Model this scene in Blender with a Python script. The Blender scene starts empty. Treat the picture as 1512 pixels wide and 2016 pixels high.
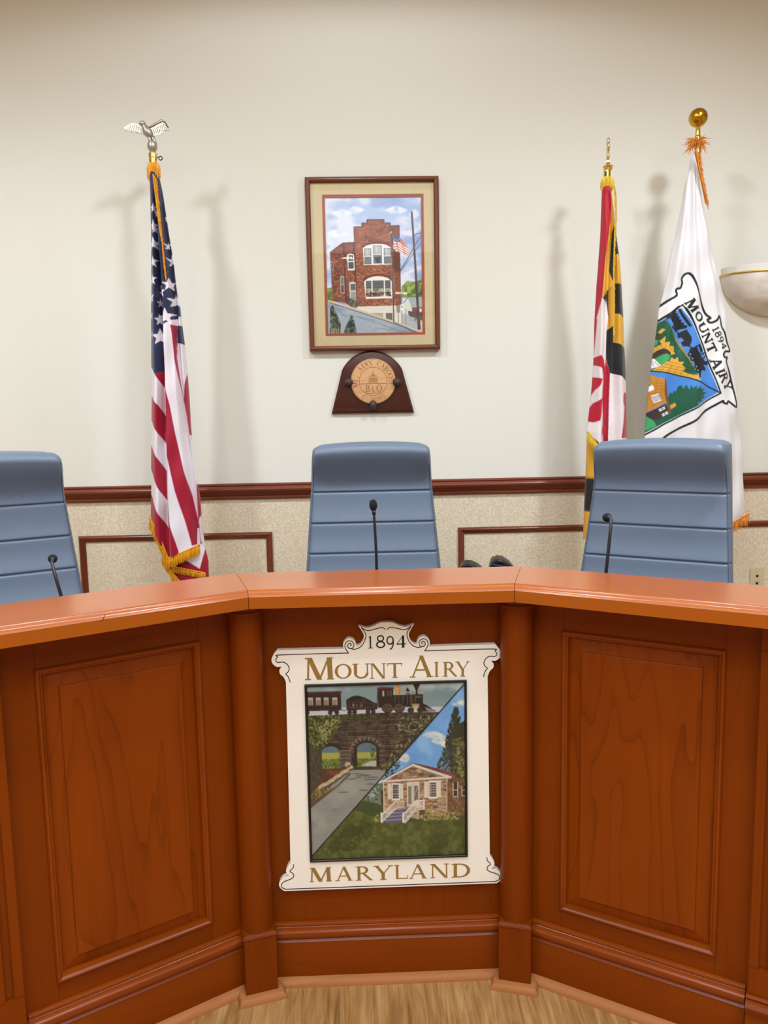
import bpy, bmesh, math, random
import numpy as np
from mathutils import Vector, Matrix
from math import sin, cos, tan, pi, radians, sqrt, atan2

random.seed(7)
SC = bpy.context.scene
COL = SC.collection

# ------------------------------------------------------------------ camera
cam = bpy.data.cameras.new('camera')
cam.sensor_fit = 'HORIZONTAL'; cam.sensor_width = 36.0; cam.lens = 36.0 * 1514 / 1512
cam.clip_start = 0.05; cam.clip_end = 60
cob = bpy.data.objects.new('camera', cam); COL.objects.link(cob)
_p, _r, _y = radians(6.777), radians(1.072), radians(1.746)
_f = Vector((sin(_y) * cos(_p), cos(_y) * cos(_p), -sin(_p)))
_r0 = Vector((cos(_y), -sin(_y), 0)); _u0 = _r0.cross(_f)
_R = cos(_r) * _r0 - sin(_r) * _u0; _U = cos(_r) * _u0 + sin(_r) * _r0
cob.matrix_world = Matrix(((_R.x, _U.x, -_f.x, -0.0476), (_R.y, _U.y, -_f.y, -1.839), (_R.z, _U.z, -_f.z, 1.525), (0, 0, 0, 1)))
SC.camera = cob

# ------------------------------------------------------------------ world, exposure, room light
wd = bpy.data.worlds.new('world'); SC.world = wd; wd.use_nodes = True
wd.node_tree.nodes['Background'].inputs[0].default_value = (1, .97, .92, 1)
wd.node_tree.nodes['Background'].inputs[1].default_value = 0.05
SC.view_settings.view_transform = 'Standard'; SC.view_settings.look = 'None'
SC.view_settings.exposure = 0.0; SC.view_settings.gamma = 1.0
SC.view_settings.use_curve_mapping = False
CEIL = 3.62
# recessed ceiling lights: x, y, power of the lamp, beam angle (, softness of its edge)
DOWN = [(-1.72, .24, 178, 164, 1.0), (-.02, .26, 58, 178, .16), (1.62, .22, 178, 164, 1.0),
        (-1.7, -1.55, 60, 160), (0.05, -.85, 50, 160), (1.7, -1.55, 60, 160),
        (-1.7, -4.1, 60, 160), (-.135, -4.72, 60, 160), (1.7, -4.1, 60, 160)]
LAMP_COL = (.88, 1.0, 1.13)
AREA = (4.2, 2.6, 124)   # added fill light under the ceiling, no fixture: size x, size y, power

WALLY = 1.86
A = radians(31.62)      # angle of the two desk wings
HW = .3246              # half width of the middle run at the counter lip

# ------------------------------------------------------------------ helpers
def lin(c):
    c = np.asarray(c, float) / 255.0
    return np.where(c <= .04045, c / 12.92, ((c + .055) / 1.055) ** 2.4)

def rgba(c):
    l = lin(c); return (float(l[0]), float(l[1]), float(l[2]), 1)

def tag(o, label=None, cat=None, group=None, kind=None):
    if label: o['label'] = label
    if cat: o['category'] = cat
    if group: o['group'] = group
    if kind: o['kind'] = kind
    return o

def thing(name, label, cat, loc=(0, 0, 0), rz=0, group=None):
    o = bpy.data.objects.new(name, None); COL.objects.link(o)
    o.empty_display_size = .1
    o.location = loc; o.rotation_euler = (0, 0, rz)
    return tag(o, label, cat, group)

def link(name, me, mat, parent=None, smooth=False):
    o = bpy.data.objects.new(name, me); COL.objects.link(o)
    if mat is not None: me.materials.append(mat)
    if parent is not None: o.parent = parent
    if smooth:
        me.polygons.foreach_set('use_smooth', [True] * len(me.polygons))
    return o

class MB:
    """collects faces, builds one mesh object"""
    def __init__(s): s.v = []; s.f = []
    def add(s, vs, fs):
        o = len(s.v); s.v += [tuple(v) for v in vs]; s.f += [tuple(i + o for i in f) for f in fs]
    def box(s, x0, x1, y0, y1, z0, z1):
        s.add([(x0, y0, z0), (x1, y0, z0), (x1, y1, z0), (x0, y1, z0), (x0, y0, z1), (x1, y0, z1), (x1, y1, z1), (x0, y1, z1)],
              [(3, 2, 1, 0), (4, 5, 6, 7), (0, 1, 5, 4), (1, 2, 6, 5), (2, 3, 7, 6), (3, 0, 4, 7)])
    def prism(s, pts, axis, a, b):
        """extrude 2-D outline along axis: 'y' -> pts are (x,z); 'x' -> (y,z); 'z' -> (x,y)"""
        n = len(pts)
        def P(p, t):
            return (p[0], t, p[1]) if axis == 'y' else ((t, p[0], p[1]) if axis == 'x' else (p[0], p[1], t))
        s.add([P(p, a) for p in pts] + [P(p, b) for p in pts],
              [tuple(range(n)), tuple(range(2 * n - 1, n - 1, -1))] + [(i, (i + 1) % n, n + (i + 1) % n, n + i) for i in range(n)])
    def lathe(s, prof, c=(0, 0, 0), n=24, axis='z', cap=True, sx=1, sy=1):
        vs = []; fs = []
        for r, h in prof:
            for k in range(n):
                a = 2 * pi * k / n
                x, y = r * cos(a) * sx, r * sin(a) * sy
                vs.append((c[0] + x, c[1] + y, c[2] + h) if axis == 'z' else (c[0] + x, c[1] + h, c[2] + y))
        m = len(prof)
        for i in range(m - 1):
            for k in range(n):
                fs.append((i * n + k, i * n + (k + 1) % n, (i + 1) * n + (k + 1) % n, (i + 1) * n + k))
        if cap:
            fs.append(tuple(range(n - 1, -1, -1))); fs.append(tuple(range((m - 1) * n, m * n)))
        s.add(vs, fs)
    def tube(s, pts, rad, n=8):
        pts = [Vector(p) for p in pts]; vs = []; fs = []; m = len(pts)
        rad = rad if isinstance(rad, (list, tuple)) else [rad] * m
        t0 = (pts[1] - pts[0]).normalized(); up = Vector((0, 0, 1)) if abs(t0.z) < .9 else Vector((1, 0, 0))
        nrm = t0.cross(up).normalized()
        for i, p in enumerate(pts):
            t = (pts[min(i + 1, m - 1)] - pts[max(i - 1, 0)]).normalized()
            nrm = (nrm - t * nrm.dot(t)).normalized(); b = t.cross(nrm)
            for k in range(n):
                a = 2 * pi * k / n; vs.append(p + (nrm * cos(a) + b * sin(a)) * rad[i])
        for i in range(m - 1):
            for k in range(n):
                fs.append((i * n + k, i * n + (k + 1) % n, (i + 1) * n + (k + 1) % n, (i + 1) * n + k))
        fs.append(tuple(range(n - 1, -1, -1))); fs.append(tuple(range((m - 1) * n, m * n)))
        s.add(vs, fs)
    def ball(s, c, r, nu=20, nv=12, f=None):
        r = r if isinstance(r, (tuple, list)) else (r, r, r)
        vs = [(c[0], c[1], c[2] - r[2])]; fs = []
        for j in range(1, nv):
            ph = -pi / 2 + pi * j / nv
            for k in range(nu):
                a = 2 * pi * k / nu
                vs.append((c[0] + r[0] * cos(ph) * cos(a), c[1] + r[1] * cos(ph) * sin(a), c[2] + r[2] * sin(ph)))
        vs.append((c[0], c[1], c[2] + r[2])); T = len(vs) - 1
        for k in range(nu):
            fs.append((0, 1 + (k + 1) % nu, 1 + k))
            for j in range(nv - 2):
                a = 1 + j * nu; fs.append((a + k, a + (k + 1) % nu, a + nu + (k + 1) % nu, a + nu + k))
            a = 1 + (nv - 2) * nu; fs.append((a + k, a + (k + 1) % nu, T))
        if f: vs = [f(Vector(v)) for v in vs]
        s.add(vs, fs)
    def ring(s, x0, z0, x1, z1, prof, close=False):
        """mitred moulding round a rectangle in the xz plane; prof = (inset, y)"""
        vs = []; fs = []
        for d, y in prof:
            vs += [(x0 + d, y, z0 + d), (x1 - d, y, z0 + d), (x1 - d, y, z1 - d), (x0 + d, y, z1 - d)]
        for i in range(len(prof) - 1):
            for k in range(4):
                fs.append((4 * i + k, 4 * i + (k + 1) % 4, 4 * i + 4 + (k + 1) % 4, 4 * i + 4 + k))
        if close:
            b = 4 * (len(prof) - 1); fs.append((b, b + 1, b + 2, b + 3))
        s.add(vs, fs)
    def build(s, name, mat, parent=None, smooth=False, bevel=0, seg=2, angle=None, kind=None, recalc=True):
        me = bpy.data.meshes.new(name); me.from_pydata([tuple(v) for v in s.v], [], s.f)
        if recalc or bevel:
            b = bmesh.new(); b.from_mesh(me)
            bmesh.ops.recalc_face_normals(b, faces=b.faces)
            if bevel:
                es = [e for e in b.edges if len(e.link_faces) == 2 and e.calc_face_angle(0) > radians(35)]
                bmesh.ops.bevel(b, geom=es, offset=bevel, segments=seg, affect='EDGES', clamp_overlap=True)
            b.to_mesh(me); b.free()
        o = link(name, me, mat, parent, smooth)
        if angle is not None:
            me.polygons.foreach_set('use_smooth', [True] * len(me.polygons))
            try: me.set_sharp_from_angle(angle=radians(angle))
            except Exception: pass
        if kind: o['kind'] = kind
        return o

def bx(name, mat, parent, x0, x1, y0, y1, z0, z1, bevel=.002):
    m = MB(); m.box(x0, x1, y0, y1, z0, z1); return m.build(name, mat, parent, bevel=bevel)

# ------------------------------------------------------------------ materials (all node based)
def newmat(name):
    m = bpy.data.materials.new(name); m.use_nodes = True
    nt = m.node_tree; b = nt.nodes['Principled BSDF']
    return m, nt, b, lambda t: nt.nodes.new(t)

def plain(name, c, rough=.5, metal=0, spec=.5, coat=0, noise=0, nscale=40, bump=0, bscale=200, sheen=0):
    m, nt, b, N = newmat(name)
    b.inputs['Base Color'].default_value = rgba(c); b.inputs['Roughness'].default_value = rough
    b.inputs['Metallic'].default_value = metal; b.inputs['Specular IOR Level'].default_value = spec
    b.inputs['Coat Weight'].default_value = coat; b.inputs['Coat Roughness'].default_value = .15
    b.inputs['Sheen Weight'].default_value = sheen
    tc = N('ShaderNodeTexCoord')
    if noise:
        n = N('ShaderNodeTexNoise'); n.inputs['Scale'].default_value = nscale; n.inputs['Detail'].default_value = 4
        nt.links.new(tc.outputs['Object'], n.inputs['Vector'])
        mx = N('ShaderNodeMix'); mx.data_type = 'RGBA'
        c = np.array(c, float)
        mx.inputs[6].default_value = rgba(np.clip(c * (1 - noise), 0, 255)); mx.inputs[7].default_value = rgba(np.clip(c * (1 + noise), 0, 255))
        nt.links.new(n.outputs['Fac'], mx.inputs[0]); nt.links.new(mx.outputs[2], b.inputs['Base Color'])
    if bump:
        n2 = N('ShaderNodeTexNoise'); n2.inputs['Scale'].default_value = bscale; n2.inputs['Detail'].default_value = 3
        nt.links.new(tc.outputs['Object'], n2.inputs['Vector'])
        bp = N('ShaderNodeBump'); bp.inputs['Strength'].default_value = bump; bp.inputs['Distance'].default_value = .002
        nt.links.new(n2.outputs['Fac'], bp.inputs['Height']); nt.links.new(bp.outputs['Normal'], b.inputs['Normal'])
    return m

def wood(name, base, dark, axis='z', rings=5.0, rough=.34, contrast=.55, seed=0.0, coat=.0, stretch=9.0, fine=.35, spec=.14):
    """grain runs along the object's own axis; contour lines of a stretched noise give the cathedral figure"""
    m, nt, b, N = newmat(name); L = nt.links.new
    tc = N('ShaderNodeTexCoord'); mp = N('ShaderNodeMapping'); L(tc.outputs['Object'], mp.inputs['Vector'])
    sc = {'x': (1 / stretch, 1, 1), 'y': (1, 1 / stretch, 1), 'z': (1, 1, 1 / stretch)}[axis]
    mp.inputs['Scale'].default_value = sc; mp.inputs['Location'].default_value = (seed, seed * .7, seed * 1.3)
    n = N('ShaderNodeTexNoise'); n.inputs['Scale'].default_value = 4.5; n.inputs['Detail'].default_value = 3.5; n.inputs['Roughness'].default_value = .42; n.inputs['Distortion'].default_value = .25
    L(mp.outputs['Vector'], n.inputs['Vector'])
    mu = N('ShaderNodeMath'); mu.operation = 'MULTIPLY'; mu.inputs[1].default_value = rings * 2.2; L(n.outputs['Fac'], mu.inputs[0])
    fr = N('ShaderNodeMath'); fr.operation = 'FRACT'; L(mu.outputs[0], fr.inputs[0])
    pw = N('ShaderNodeMath'); pw.operation = 'POWER'; pw.inputs[1].default_value = 5.5; L(fr.outputs[0], pw.inputs[0])
    # fine pores and broad tone
    mp2 = N('ShaderNodeMapping'); L(tc.outputs['Object'], mp2.inputs['Vector'])
    k = 60.0
    mp2.inputs['Scale'].default_value = {'x': (2.5, k, k), 'y': (k, 2.5, k), 'z': (k, k, 2.5)}[axis]
    n2 = N('ShaderNodeTexNoise'); n2.inputs['Scale'].default_value = 2.0; n2.inputs['Detail'].default_value = 3; L(mp2.outputs['Vector'], n2.inputs['Vector'])
    n3 = N('ShaderNodeTexNoise'); n3.inputs['Scale'].default_value = 7.0; n3.inputs['Detail'].default_value = 1.5; L(mp.outputs['Vector'], n3.inputs['Vector'])
    a1 = N('ShaderNodeMath'); a1.operation = 'MULTIPLY_ADD'; a1.inputs[1].default_value = contrast; L(pw.outputs[0], a1.inputs[0])
    a2 = N('ShaderNodeMath'); a2.operation = 'MULTIPLY_ADD'; a2.inputs[1].default_value = fine; L(n2.outputs['Fac'], a2.inputs[0]); 
    a3 = N('ShaderNodeMath'); a3.operation = 'MULTIPLY_ADD'; a3.inputs[1].default_value = .9; a3.inputs[2].default_value = -.42 - fine / 2; L(n3.outputs['Fac'], a3.inputs[0])
    L(a3.outputs[0], a2.inputs[2]); L(a2.outputs[0], a1.inputs[2])
    mx = N('ShaderNodeMix'); mx.data_type = 'RGBA'; mx.clamp_factor = True
    mx.inputs[6].default_value = rgba(base); mx.inputs[7].default_value = rgba(dark)
    L(a1.outputs[0], mx.inputs[0]); L(mx.outputs[2], b.inputs['Base Color'])
    b.inputs['Roughness'].default_value = rough; b.inputs['Coat Weight'].default_value = coat; b.inputs['Coat Roughness'].default_value = .22
    b.inputs['Specular IOR Level'].default_value = spec
    bp = N('ShaderNodeBump'); bp.inputs['Strength'].default_value = .06; bp.inputs['Distance'].default_value = .001
    L(n2.outputs['Fac'], bp.inputs['Height']); L(bp.outputs['Normal'], b.inputs['Normal'])
    return m

def printed(name, rough=.6, spec=.3, sheen=0, weave=0):
    """colours printed or dyed into the surface, held per vertex"""
    m, nt, b, N = newmat(name)
    at = N('ShaderNodeAttribute'); at.attribute_name = 'print'
    nt.links.new(at.outputs['Color'], b.inputs['Base Color'])
    b.inputs['Roughness'].default_value = rough; b.inputs['Specular IOR Level'].default_value = spec
    b.inputs['Sheen Weight'].default_value = sheen
    return m

CH, CHD = (127, 54, 2), (90, 35, 0)
M = dict(
    wall=plain('cream wall paint', (231, 228, 216), .75, spec=.2, bump=.05, bscale=350),
    paper=None, ceil=plain('white ceiling', (236, 233, 226), .8, spec=.2, bump=.1, bscale=120),
    trim_h=wood('red mahogany trim', (118, 56, 36), (70, 26, 15), 'x', 3, .28, .4, 2.0, coat=.5),
    trim_v=wood('red mahogany trim upright', (118, 56, 36), (70, 26, 15), 'z', 3, .28, .4, 3.0, coat=.5),
    cv=wood('cherry upright grain', CH, CHD, 'z', 3.2, .36, .18, 0.0, stretch=14),
    cm=wood('cherry moulding', (136, 59, 5), (100, 39, 2), 'x', 3.0, .3, .2, 9.1, coat=.28, stretch=12),
    ch=wood('cherry level grain', CH, CHD, 'x', 3.2, .36, .22, 4.2, stretch=12),
    cpl=wood('cherry figured panel left', (137, 60, 4), CHD, 'z', 7.0, .36, .42, 1.35, stretch=6.5),
    cpr=wood('cherry figured panel right', (137, 60, 4), CHD, 'z', 6.5, .36, .42, 6.1, stretch=6.5),
    cap=wood('cherry counter', (166, 83, 8), (140, 64, 4), 'x', 2.6, .3, .2, 8.0, coat=.75),
    shoe=wood('raw orange shoe moulding', (178, 116, 68), (142, 84, 46), 'x', 2.2, .5, .3, 5.0, coat=.0),
    walnut=wood('dark walnut', (74, 36, 24), (44, 18, 12), 'x', 3, .3, .5, 1.0, coat=.5),
    maple=wood('pale oak disc', (216, 168, 120), (188, 136, 88), 'x', 4, .5, .4, 2.5, coat=0),
    engr=plain('engraved brown', (146, 96, 52), .7),
    frame=wood('brown picture frame', (116, 66, 44), (74, 36, 22), 'x', 3, .3, .5, 1.7, coat=.4),
    mat=plain('tan mat board', (216, 197, 154), .8, noise=.03), mat2=plain('rust mat board', (160, 92, 66), .8), edge=plain('orange mat bevel', (226, 150, 110), .7),
    vinyl=None,
    cream=plain('cream sign paint', (250, 245, 234), .45, noise=.012, nscale=12), gold=plain('matt gold lettering', (150, 116, 52), .45, noise=.08, nscale=80),
    ink=plain('black ink', (18, 18, 22), .5), black=plain('black sign frame', (16, 15, 14), .4),
    leather=plain('slate blue leather', (98, 111, 129), .42, spec=.45, noise=.03, nscale=8, bump=.12, bscale=420),
    stitch=plain('grey stitching', (74, 88, 108), .6),
    blackleather=plain('black leather', (20, 22, 25), .35, bump=.1, bscale=300), plastic=plain('black plastic', (14, 14, 15), .4),
    foam=plain('black foam', (12, 12, 13), .9, bump=.6, bscale=900), greymetal=plain('dark gooseneck', (58, 60, 64), .35, metal=.6),
    steel=plain('brushed steel', (170, 172, 176), .3, metal=1), silver=plain('silver cast metal', (176, 168, 156), .4, metal=.75, noise=.12, nscale=60, bump=.2, bscale=90),
    palebrass=plain('pale brass', (226, 212, 170), .3, metal=.85),
    brass=plain('polished brass', (236, 204, 120), .18, metal=1), brassold=plain('aged gold ball', (196, 150, 42), .22, metal=1, noise=.18, nscale=9),
    fringe=plain('gold fringe', (240, 156, 22), .55, noise=.16, nscale=150), fringe2=plain('yellow fringe', (232, 186, 52), .55, noise=.16, nscale=150),
    fringe3=plain('orange fringe', (226, 138, 48), .55, noise=.18, nscale=150),
    cloth=printed('dyed satin cloth', .5, .35, sheen=.15), canvas=printed('painted picture', .55, .3), panelprint=printed('painted sign panel', .45, .35),
    marble=None, white=plain('white enamel', (226, 220, 210), .35), brassline=plain('gold rim line', (214, 176, 96), .25, metal=1),
    ivory=plain('ivory plastic', (206, 194, 156), .4), dark=plain('dark socket', (14, 12, 10), .6),
    iron=plain('rusted spike head', (68, 54, 48), .55, metal=.3, noise=.35, nscale=60, bump=.8, bscale=110),
)

def mk_paper():
    m, nt, b, N = newmat('speckled wall covering'); L = nt.links.new
    tc = N('ShaderNodeTexCoord'); n = N('ShaderNodeTexNoise'); n.inputs['Scale'].default_value = 130; n.inputs['Detail'].default_value = 3; n.inputs['Roughness'].default_value = .6
    L(tc.outputs['Object'], n.inputs['Vector'])
    r = N('ShaderNodeValToRGB'); e = r.color_ramp.elements
    e[0].position = .34; e[0].color = rgba((206, 190, 162)); e[1].position = .68; e[1].color = rgba((236, 223, 198))
    L(n.outputs['Fac'], r.inputs[0]); L(r.outputs[0], b.inputs['Base Color']); b.inputs['Roughness'].default_value = .75; b.inputs['Specular IOR Level'].default_value = .2
    return m
M['paper'] = mk_paper()
M['framev'] = wood('brown picture frame upright', (116, 66, 44), (74, 36, 22), 'z', 3, .3, .5, 1.7, coat=.4)

def mk_vinyl():
    m, nt, b, N = newmat('oak vinyl plank'); L = nt.links.new
    tc = N('ShaderNodeTexCoord'); oi = N('ShaderNodeObjectInfo')
    ad = N('ShaderNodeVectorMath'); ad.operation = 'MULTIPLY_ADD'; ad.inputs[1].default_value = (7, 9, 3)
    cb = N('ShaderNodeCombineXYZ'); L(oi.outputs['Random'], cb.inputs[0]); L(oi.outputs['Random'], cb.inputs[1]); L(oi.outputs['Random'], cb.inputs[2])
    L(cb.outputs[0], ad.inputs[0]); L(tc.outputs['Object'], ad.inputs[2])
    mp = N('ShaderNodeMapping'); mp.inputs['Scale'].default_value = (1, .075, 1); L(ad.outputs[0], mp.inputs['Vector'])
    n = N('ShaderNodeTexNoise'); n.inputs['Scale'].default_value = 60; n.inputs['Detail'].default_value = 5; n.inputs['Roughness'].default_value = .62; n.inputs['Distortion'].default_value = .6
    L(mp.outputs[0], n.inputs['Vector'])
    n2 = N('ShaderNodeTexNoise'); n2.inputs['Scale'].default_value = 5; n2.inputs['Detail'].default_value = 2; L(mp.outputs[0], n2.inputs['Vector'])
    mu = N('ShaderNodeMath'); mu.operation = 'MULTIPLY'; mu.inputs[1].default_value = 9; L(n2.outputs['Fac'], mu.inputs[0])
    fr = N('ShaderNodeMath'); fr.operation = 'FRACT'; L(mu.outputs[0], fr.inputs[0])
    m2 = N('ShaderNodeMath'); m2.operation = 'MULTIPLY_ADD'; m2.inputs[1].default_value = .09; L(fr.outputs[0], m2.inputs[0]); L(n.outputs['Fac'], m2.inputs[2])
    r = N('ShaderNodeValToRGB'); e = r.color_ramp.elements
    e[0].position = .30; e[0].color = rgba((124, 90, 50)); e[1].position = .74; e[1].color = rgba((200, 160, 104))
    e2 = r.color_ramp.elements.new(.5); e2.color = rgba((168, 122, 70))
    L(m2.outputs[0], r.inputs[0]); L(r.outputs[0], b.inputs['Base Color']); b.inputs['Roughness'].default_value = .5
    return m
M['vinyl'] = mk_vinyl()

def mk_marble():
    m, nt, b, N = newmat('alabaster glass'); L = nt.links.new
    tc = N('ShaderNodeTexCoord'); n = N('ShaderNodeTexNoise'); n.inputs['Scale'].default_value = 7; n.inputs['Detail'].default_value = 3; n.inputs['Distortion'].default_value = 1.2
    L(tc.outputs['Object'], n.inputs['Vector'])
    r = N('ShaderNodeValToRGB'); e = r.color_ramp.elements
    e[0].position = .34; e[0].color = rgba((208, 196, 180)); e[1].position = .66; e[1].color = rgba((240, 234, 224))
    L(n.outputs['Fac'], r.inputs[0]); L(r.outputs[0], b.inputs['Base Color']); b.inputs['Roughness'].default_value = .22
    return m
M['marble'] = mk_marble()

def mk_glass():
    m = bpy.data.materials.new('picture glass'); m.use_nodes = True; nt = m.node_tree; nt.nodes.clear(); N = nt.nodes.new
    o = N('ShaderNodeOutputMaterial'); t = N('ShaderNodeBsdfTransparent'); g = N('ShaderNodeBsdfGlossy'); g.inputs['Roughness'].default_value = .01
    f = N('ShaderNodeFresnel'); f.inputs['IOR'].default_value = 1.21; x = N('ShaderNodeMixShader')
    nt.links.new(f.outputs[0], x.inputs[0]); nt.links.new(t.outputs[0], x.inputs[1]); nt.links.new(g.outputs[0], x.inputs[2]); nt.links.new(x.outputs[0], o.inputs[0])
    return m
M['glass'] = mk_glass()

def emit(name, c, s):
    m, nt, b, N = newmat(name); b.inputs['Base Color'].default_value = rgba(c)
    b.inputs['Emission Color'].default_value = rgba(c); b.inputs['Emission Strength'].default_value = s
    return m

# ------------------------------------------------------------------ lettering: stroke glyphs in a unit box
def _line(x0, y0, x1, y1, w):
    if abs(y1 - y0) > .25 * abs(x1 - x0):       # cut level at both ends
        return [(x0 - w / 2, y0), (x0 + w / 2, y0), (x1 + w / 2, y1), (x1 - w / 2, y1)]
    return [(x0, y0 - w / 2), (x1, y1 - w / 2), (x1, y1 + w / 2), (x0, y0 + w / 2)]
def _arc(cx, cy, rx, ry, a0, a1, wv, wh, n=14):
    """bowl stroke: wv wide where it runs upright, wh where it runs level"""
    out = []; inn = []
    for i in range(n + 1):
        a = radians(a0 + (a1 - a0) * i / n)
        out.append((cx + rx * cos(a), cy + ry * sin(a))); inn.append((cx + (rx - wv) * cos(a), cy + (ry - wh) * sin(a)))
    return [[out[i], out[i + 1], inn[i + 1], inn[i]] for i in range(n)]
def glyph(ch, k=1.0):
    T, t, S = .17 * k, .065 * k, .045
    P = []
    L = lambda *a: P.append(_line(*a))
    R = lambda *a, **k: P.extend(_arc(*a, **k))
    sf = lambda x, y, w=.26: P.append([(x - w / 2, y), (x + w / 2, y), (x + w / 2, y + S), (x - w / 2, y + S)])
    if ch == 'M':
        L(.1, 0, .14, 1, t); L(.17, 1, .5, 0, T); L(.5, 0, .83, 1, t); L(.88, 0, .85, 1, T); sf(.1, 0, .2); sf(.88, 0, .24); sf(.12, 1 - S, .2); sf(.88, 1 - S, .2)
    elif ch == 'O' or ch == '0': R(.5, .5, .5, .52, 0, 360, T, t, n=28)
    elif ch == 'U': L(.17, .35, .17, 1, T); L(.84, .35, .84, 1, t); R(.49, .36, .405, .38, 180, 360, .14, .1); sf(.17, 1 - S, .34); sf(.84, 1 - S)
    elif ch == 'N': L(.13, 0, .13, 1, t); L(.17, 1, .85, 0, T); L(.87, 0, .87, 1, t); sf(.13, 0); sf(.87, 1 - S); sf(.09, 1 - S, .18)
    elif ch == 'T': L(0, .965, 1, .965, .07); L(.5, 0, .5, 1, T); sf(.5, 0, .36); L(.03, .8, .01, 1, .05); L(.97, .8, .99, 1, .05)
    elif ch == 'A': L(.1, 0, .5, 1, t); L(.88, 0, .5, 1, T); L(.24, .34, .72, .34, .06); sf(.1, 0); sf(.88, 0, .3)
    elif ch == 'I': L(.5, 0, .5, 1, .5); sf(.5, 0, 1); sf(.5, 1 - S, 1)
    elif ch in 'RBDP':
        L(.2, 0, .2, 1, T); sf(.17, 0, .34); sf(.15, 1 - S, .3)
        if ch == 'D': L(.2, 1 - t / 2, .45, 1 - t / 2, t); L(.2, t / 2, .45, t / 2, t); R(.45, .5, .53, .5, -90, 90, T, t)
        else:
            R(.42, .74, .36, .26, -90, 90, T, t); L(.2, 1 - t / 2, .43, 1 - t / 2, t); L(.2, .48 + t / 2, .43, .48 + t / 2, t)
            if ch == 'R': L(.96, 0, .48, .5, T); sf(.95, 0, .2)
            if ch == 'B': R(.44, .27, .44, .27, -90, 90, T, t); L(.2, t / 2, .45, t / 2, t)
    elif ch == 'Y': L(.5, .45, .14, 1, T); L(.52, .45, .9, 1, t); L(.5, 0, .5, .5, T); sf(.5, 0, .34); sf(.13, 1 - S, .3); sf(.9, 1 - S)
    elif ch == 'L': L(.22, 0, .22, 1, T); L(.2, t / 2, .95, t / 2, t); L(.95, 0, .98, .25, .05); sf(.2, 1 - S, .36)
    elif ch == 'E': L(.22, 0, .22, 1, T); L(.2, t / 2, .92, t / 2, t); L(.2, 1 - t / 2, .9, 1 - t / 2, t); L(.2, .52, .7, .52, t); L(.92, 0, .94, .22, .05); L(.9, .8, .91, 1, .05)
    elif ch == 'C': R(.52, .5, .52, .52, 48, 312, T, t, n=22); L(.9, .72, .9, 1, .05)
    elif ch == 'S': R(.48, .74, .38, .28, 30, 270, .12, .09); R(.5, .26, .42, .28, -150, 90, .14, .09)
    elif ch == '&': R(.42, .76, .26, .24, 0, 360, .1, t); R(.4, .26, .4, .28, 60, 330, T, t); L(.3, .62, .92, 0, .15)
    elif ch == 'e': R(.55, .74, .4, .25, 60, 270, .13, .08); R(.55, .25, .48, .26, 90, 310, .15, .08)
    elif ch == '1': L(.55, 0, .55, 1, .24); L(.25, .84, .55, 1, .1); sf(.55, 0, .8)
    elif ch == '8': R(.5, .75, .38, .26, 0, 360, .13, t, n=20); R(.5, .26, .48, .28, 0, 360, .16, t, n=20)
    elif ch == '9': R(.48, .68, .46, .33, 0, 360, .16, t, n=20); R(.3, .5, .64, .55, -75, 25, .15, .08)
    elif ch == '4': L(.72, 0, .72, 1, T); L(.72, 1, .04, .3, .07); L(.02, .3, 1, .3, .08); sf(.72, 0, .36)
    elif ch == '2': R(.48, .7, .44, .31, -20, 170, .16, .08); L(.86, .62, .1, .05, .1); L(.05, .06, .95, .06, .12)
    elif ch == '5': L(.2, .55, .26, 1, .08); L(.24, .94, .85, .94, .11); R(.45, .3, .48, .32, -140, 120, .16, .08)
    elif ch == '-': L(.1, .42, .9, .42, .1)
    elif ch == '.': L(.5, 0, .5, .16, .5)
    return P

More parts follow.
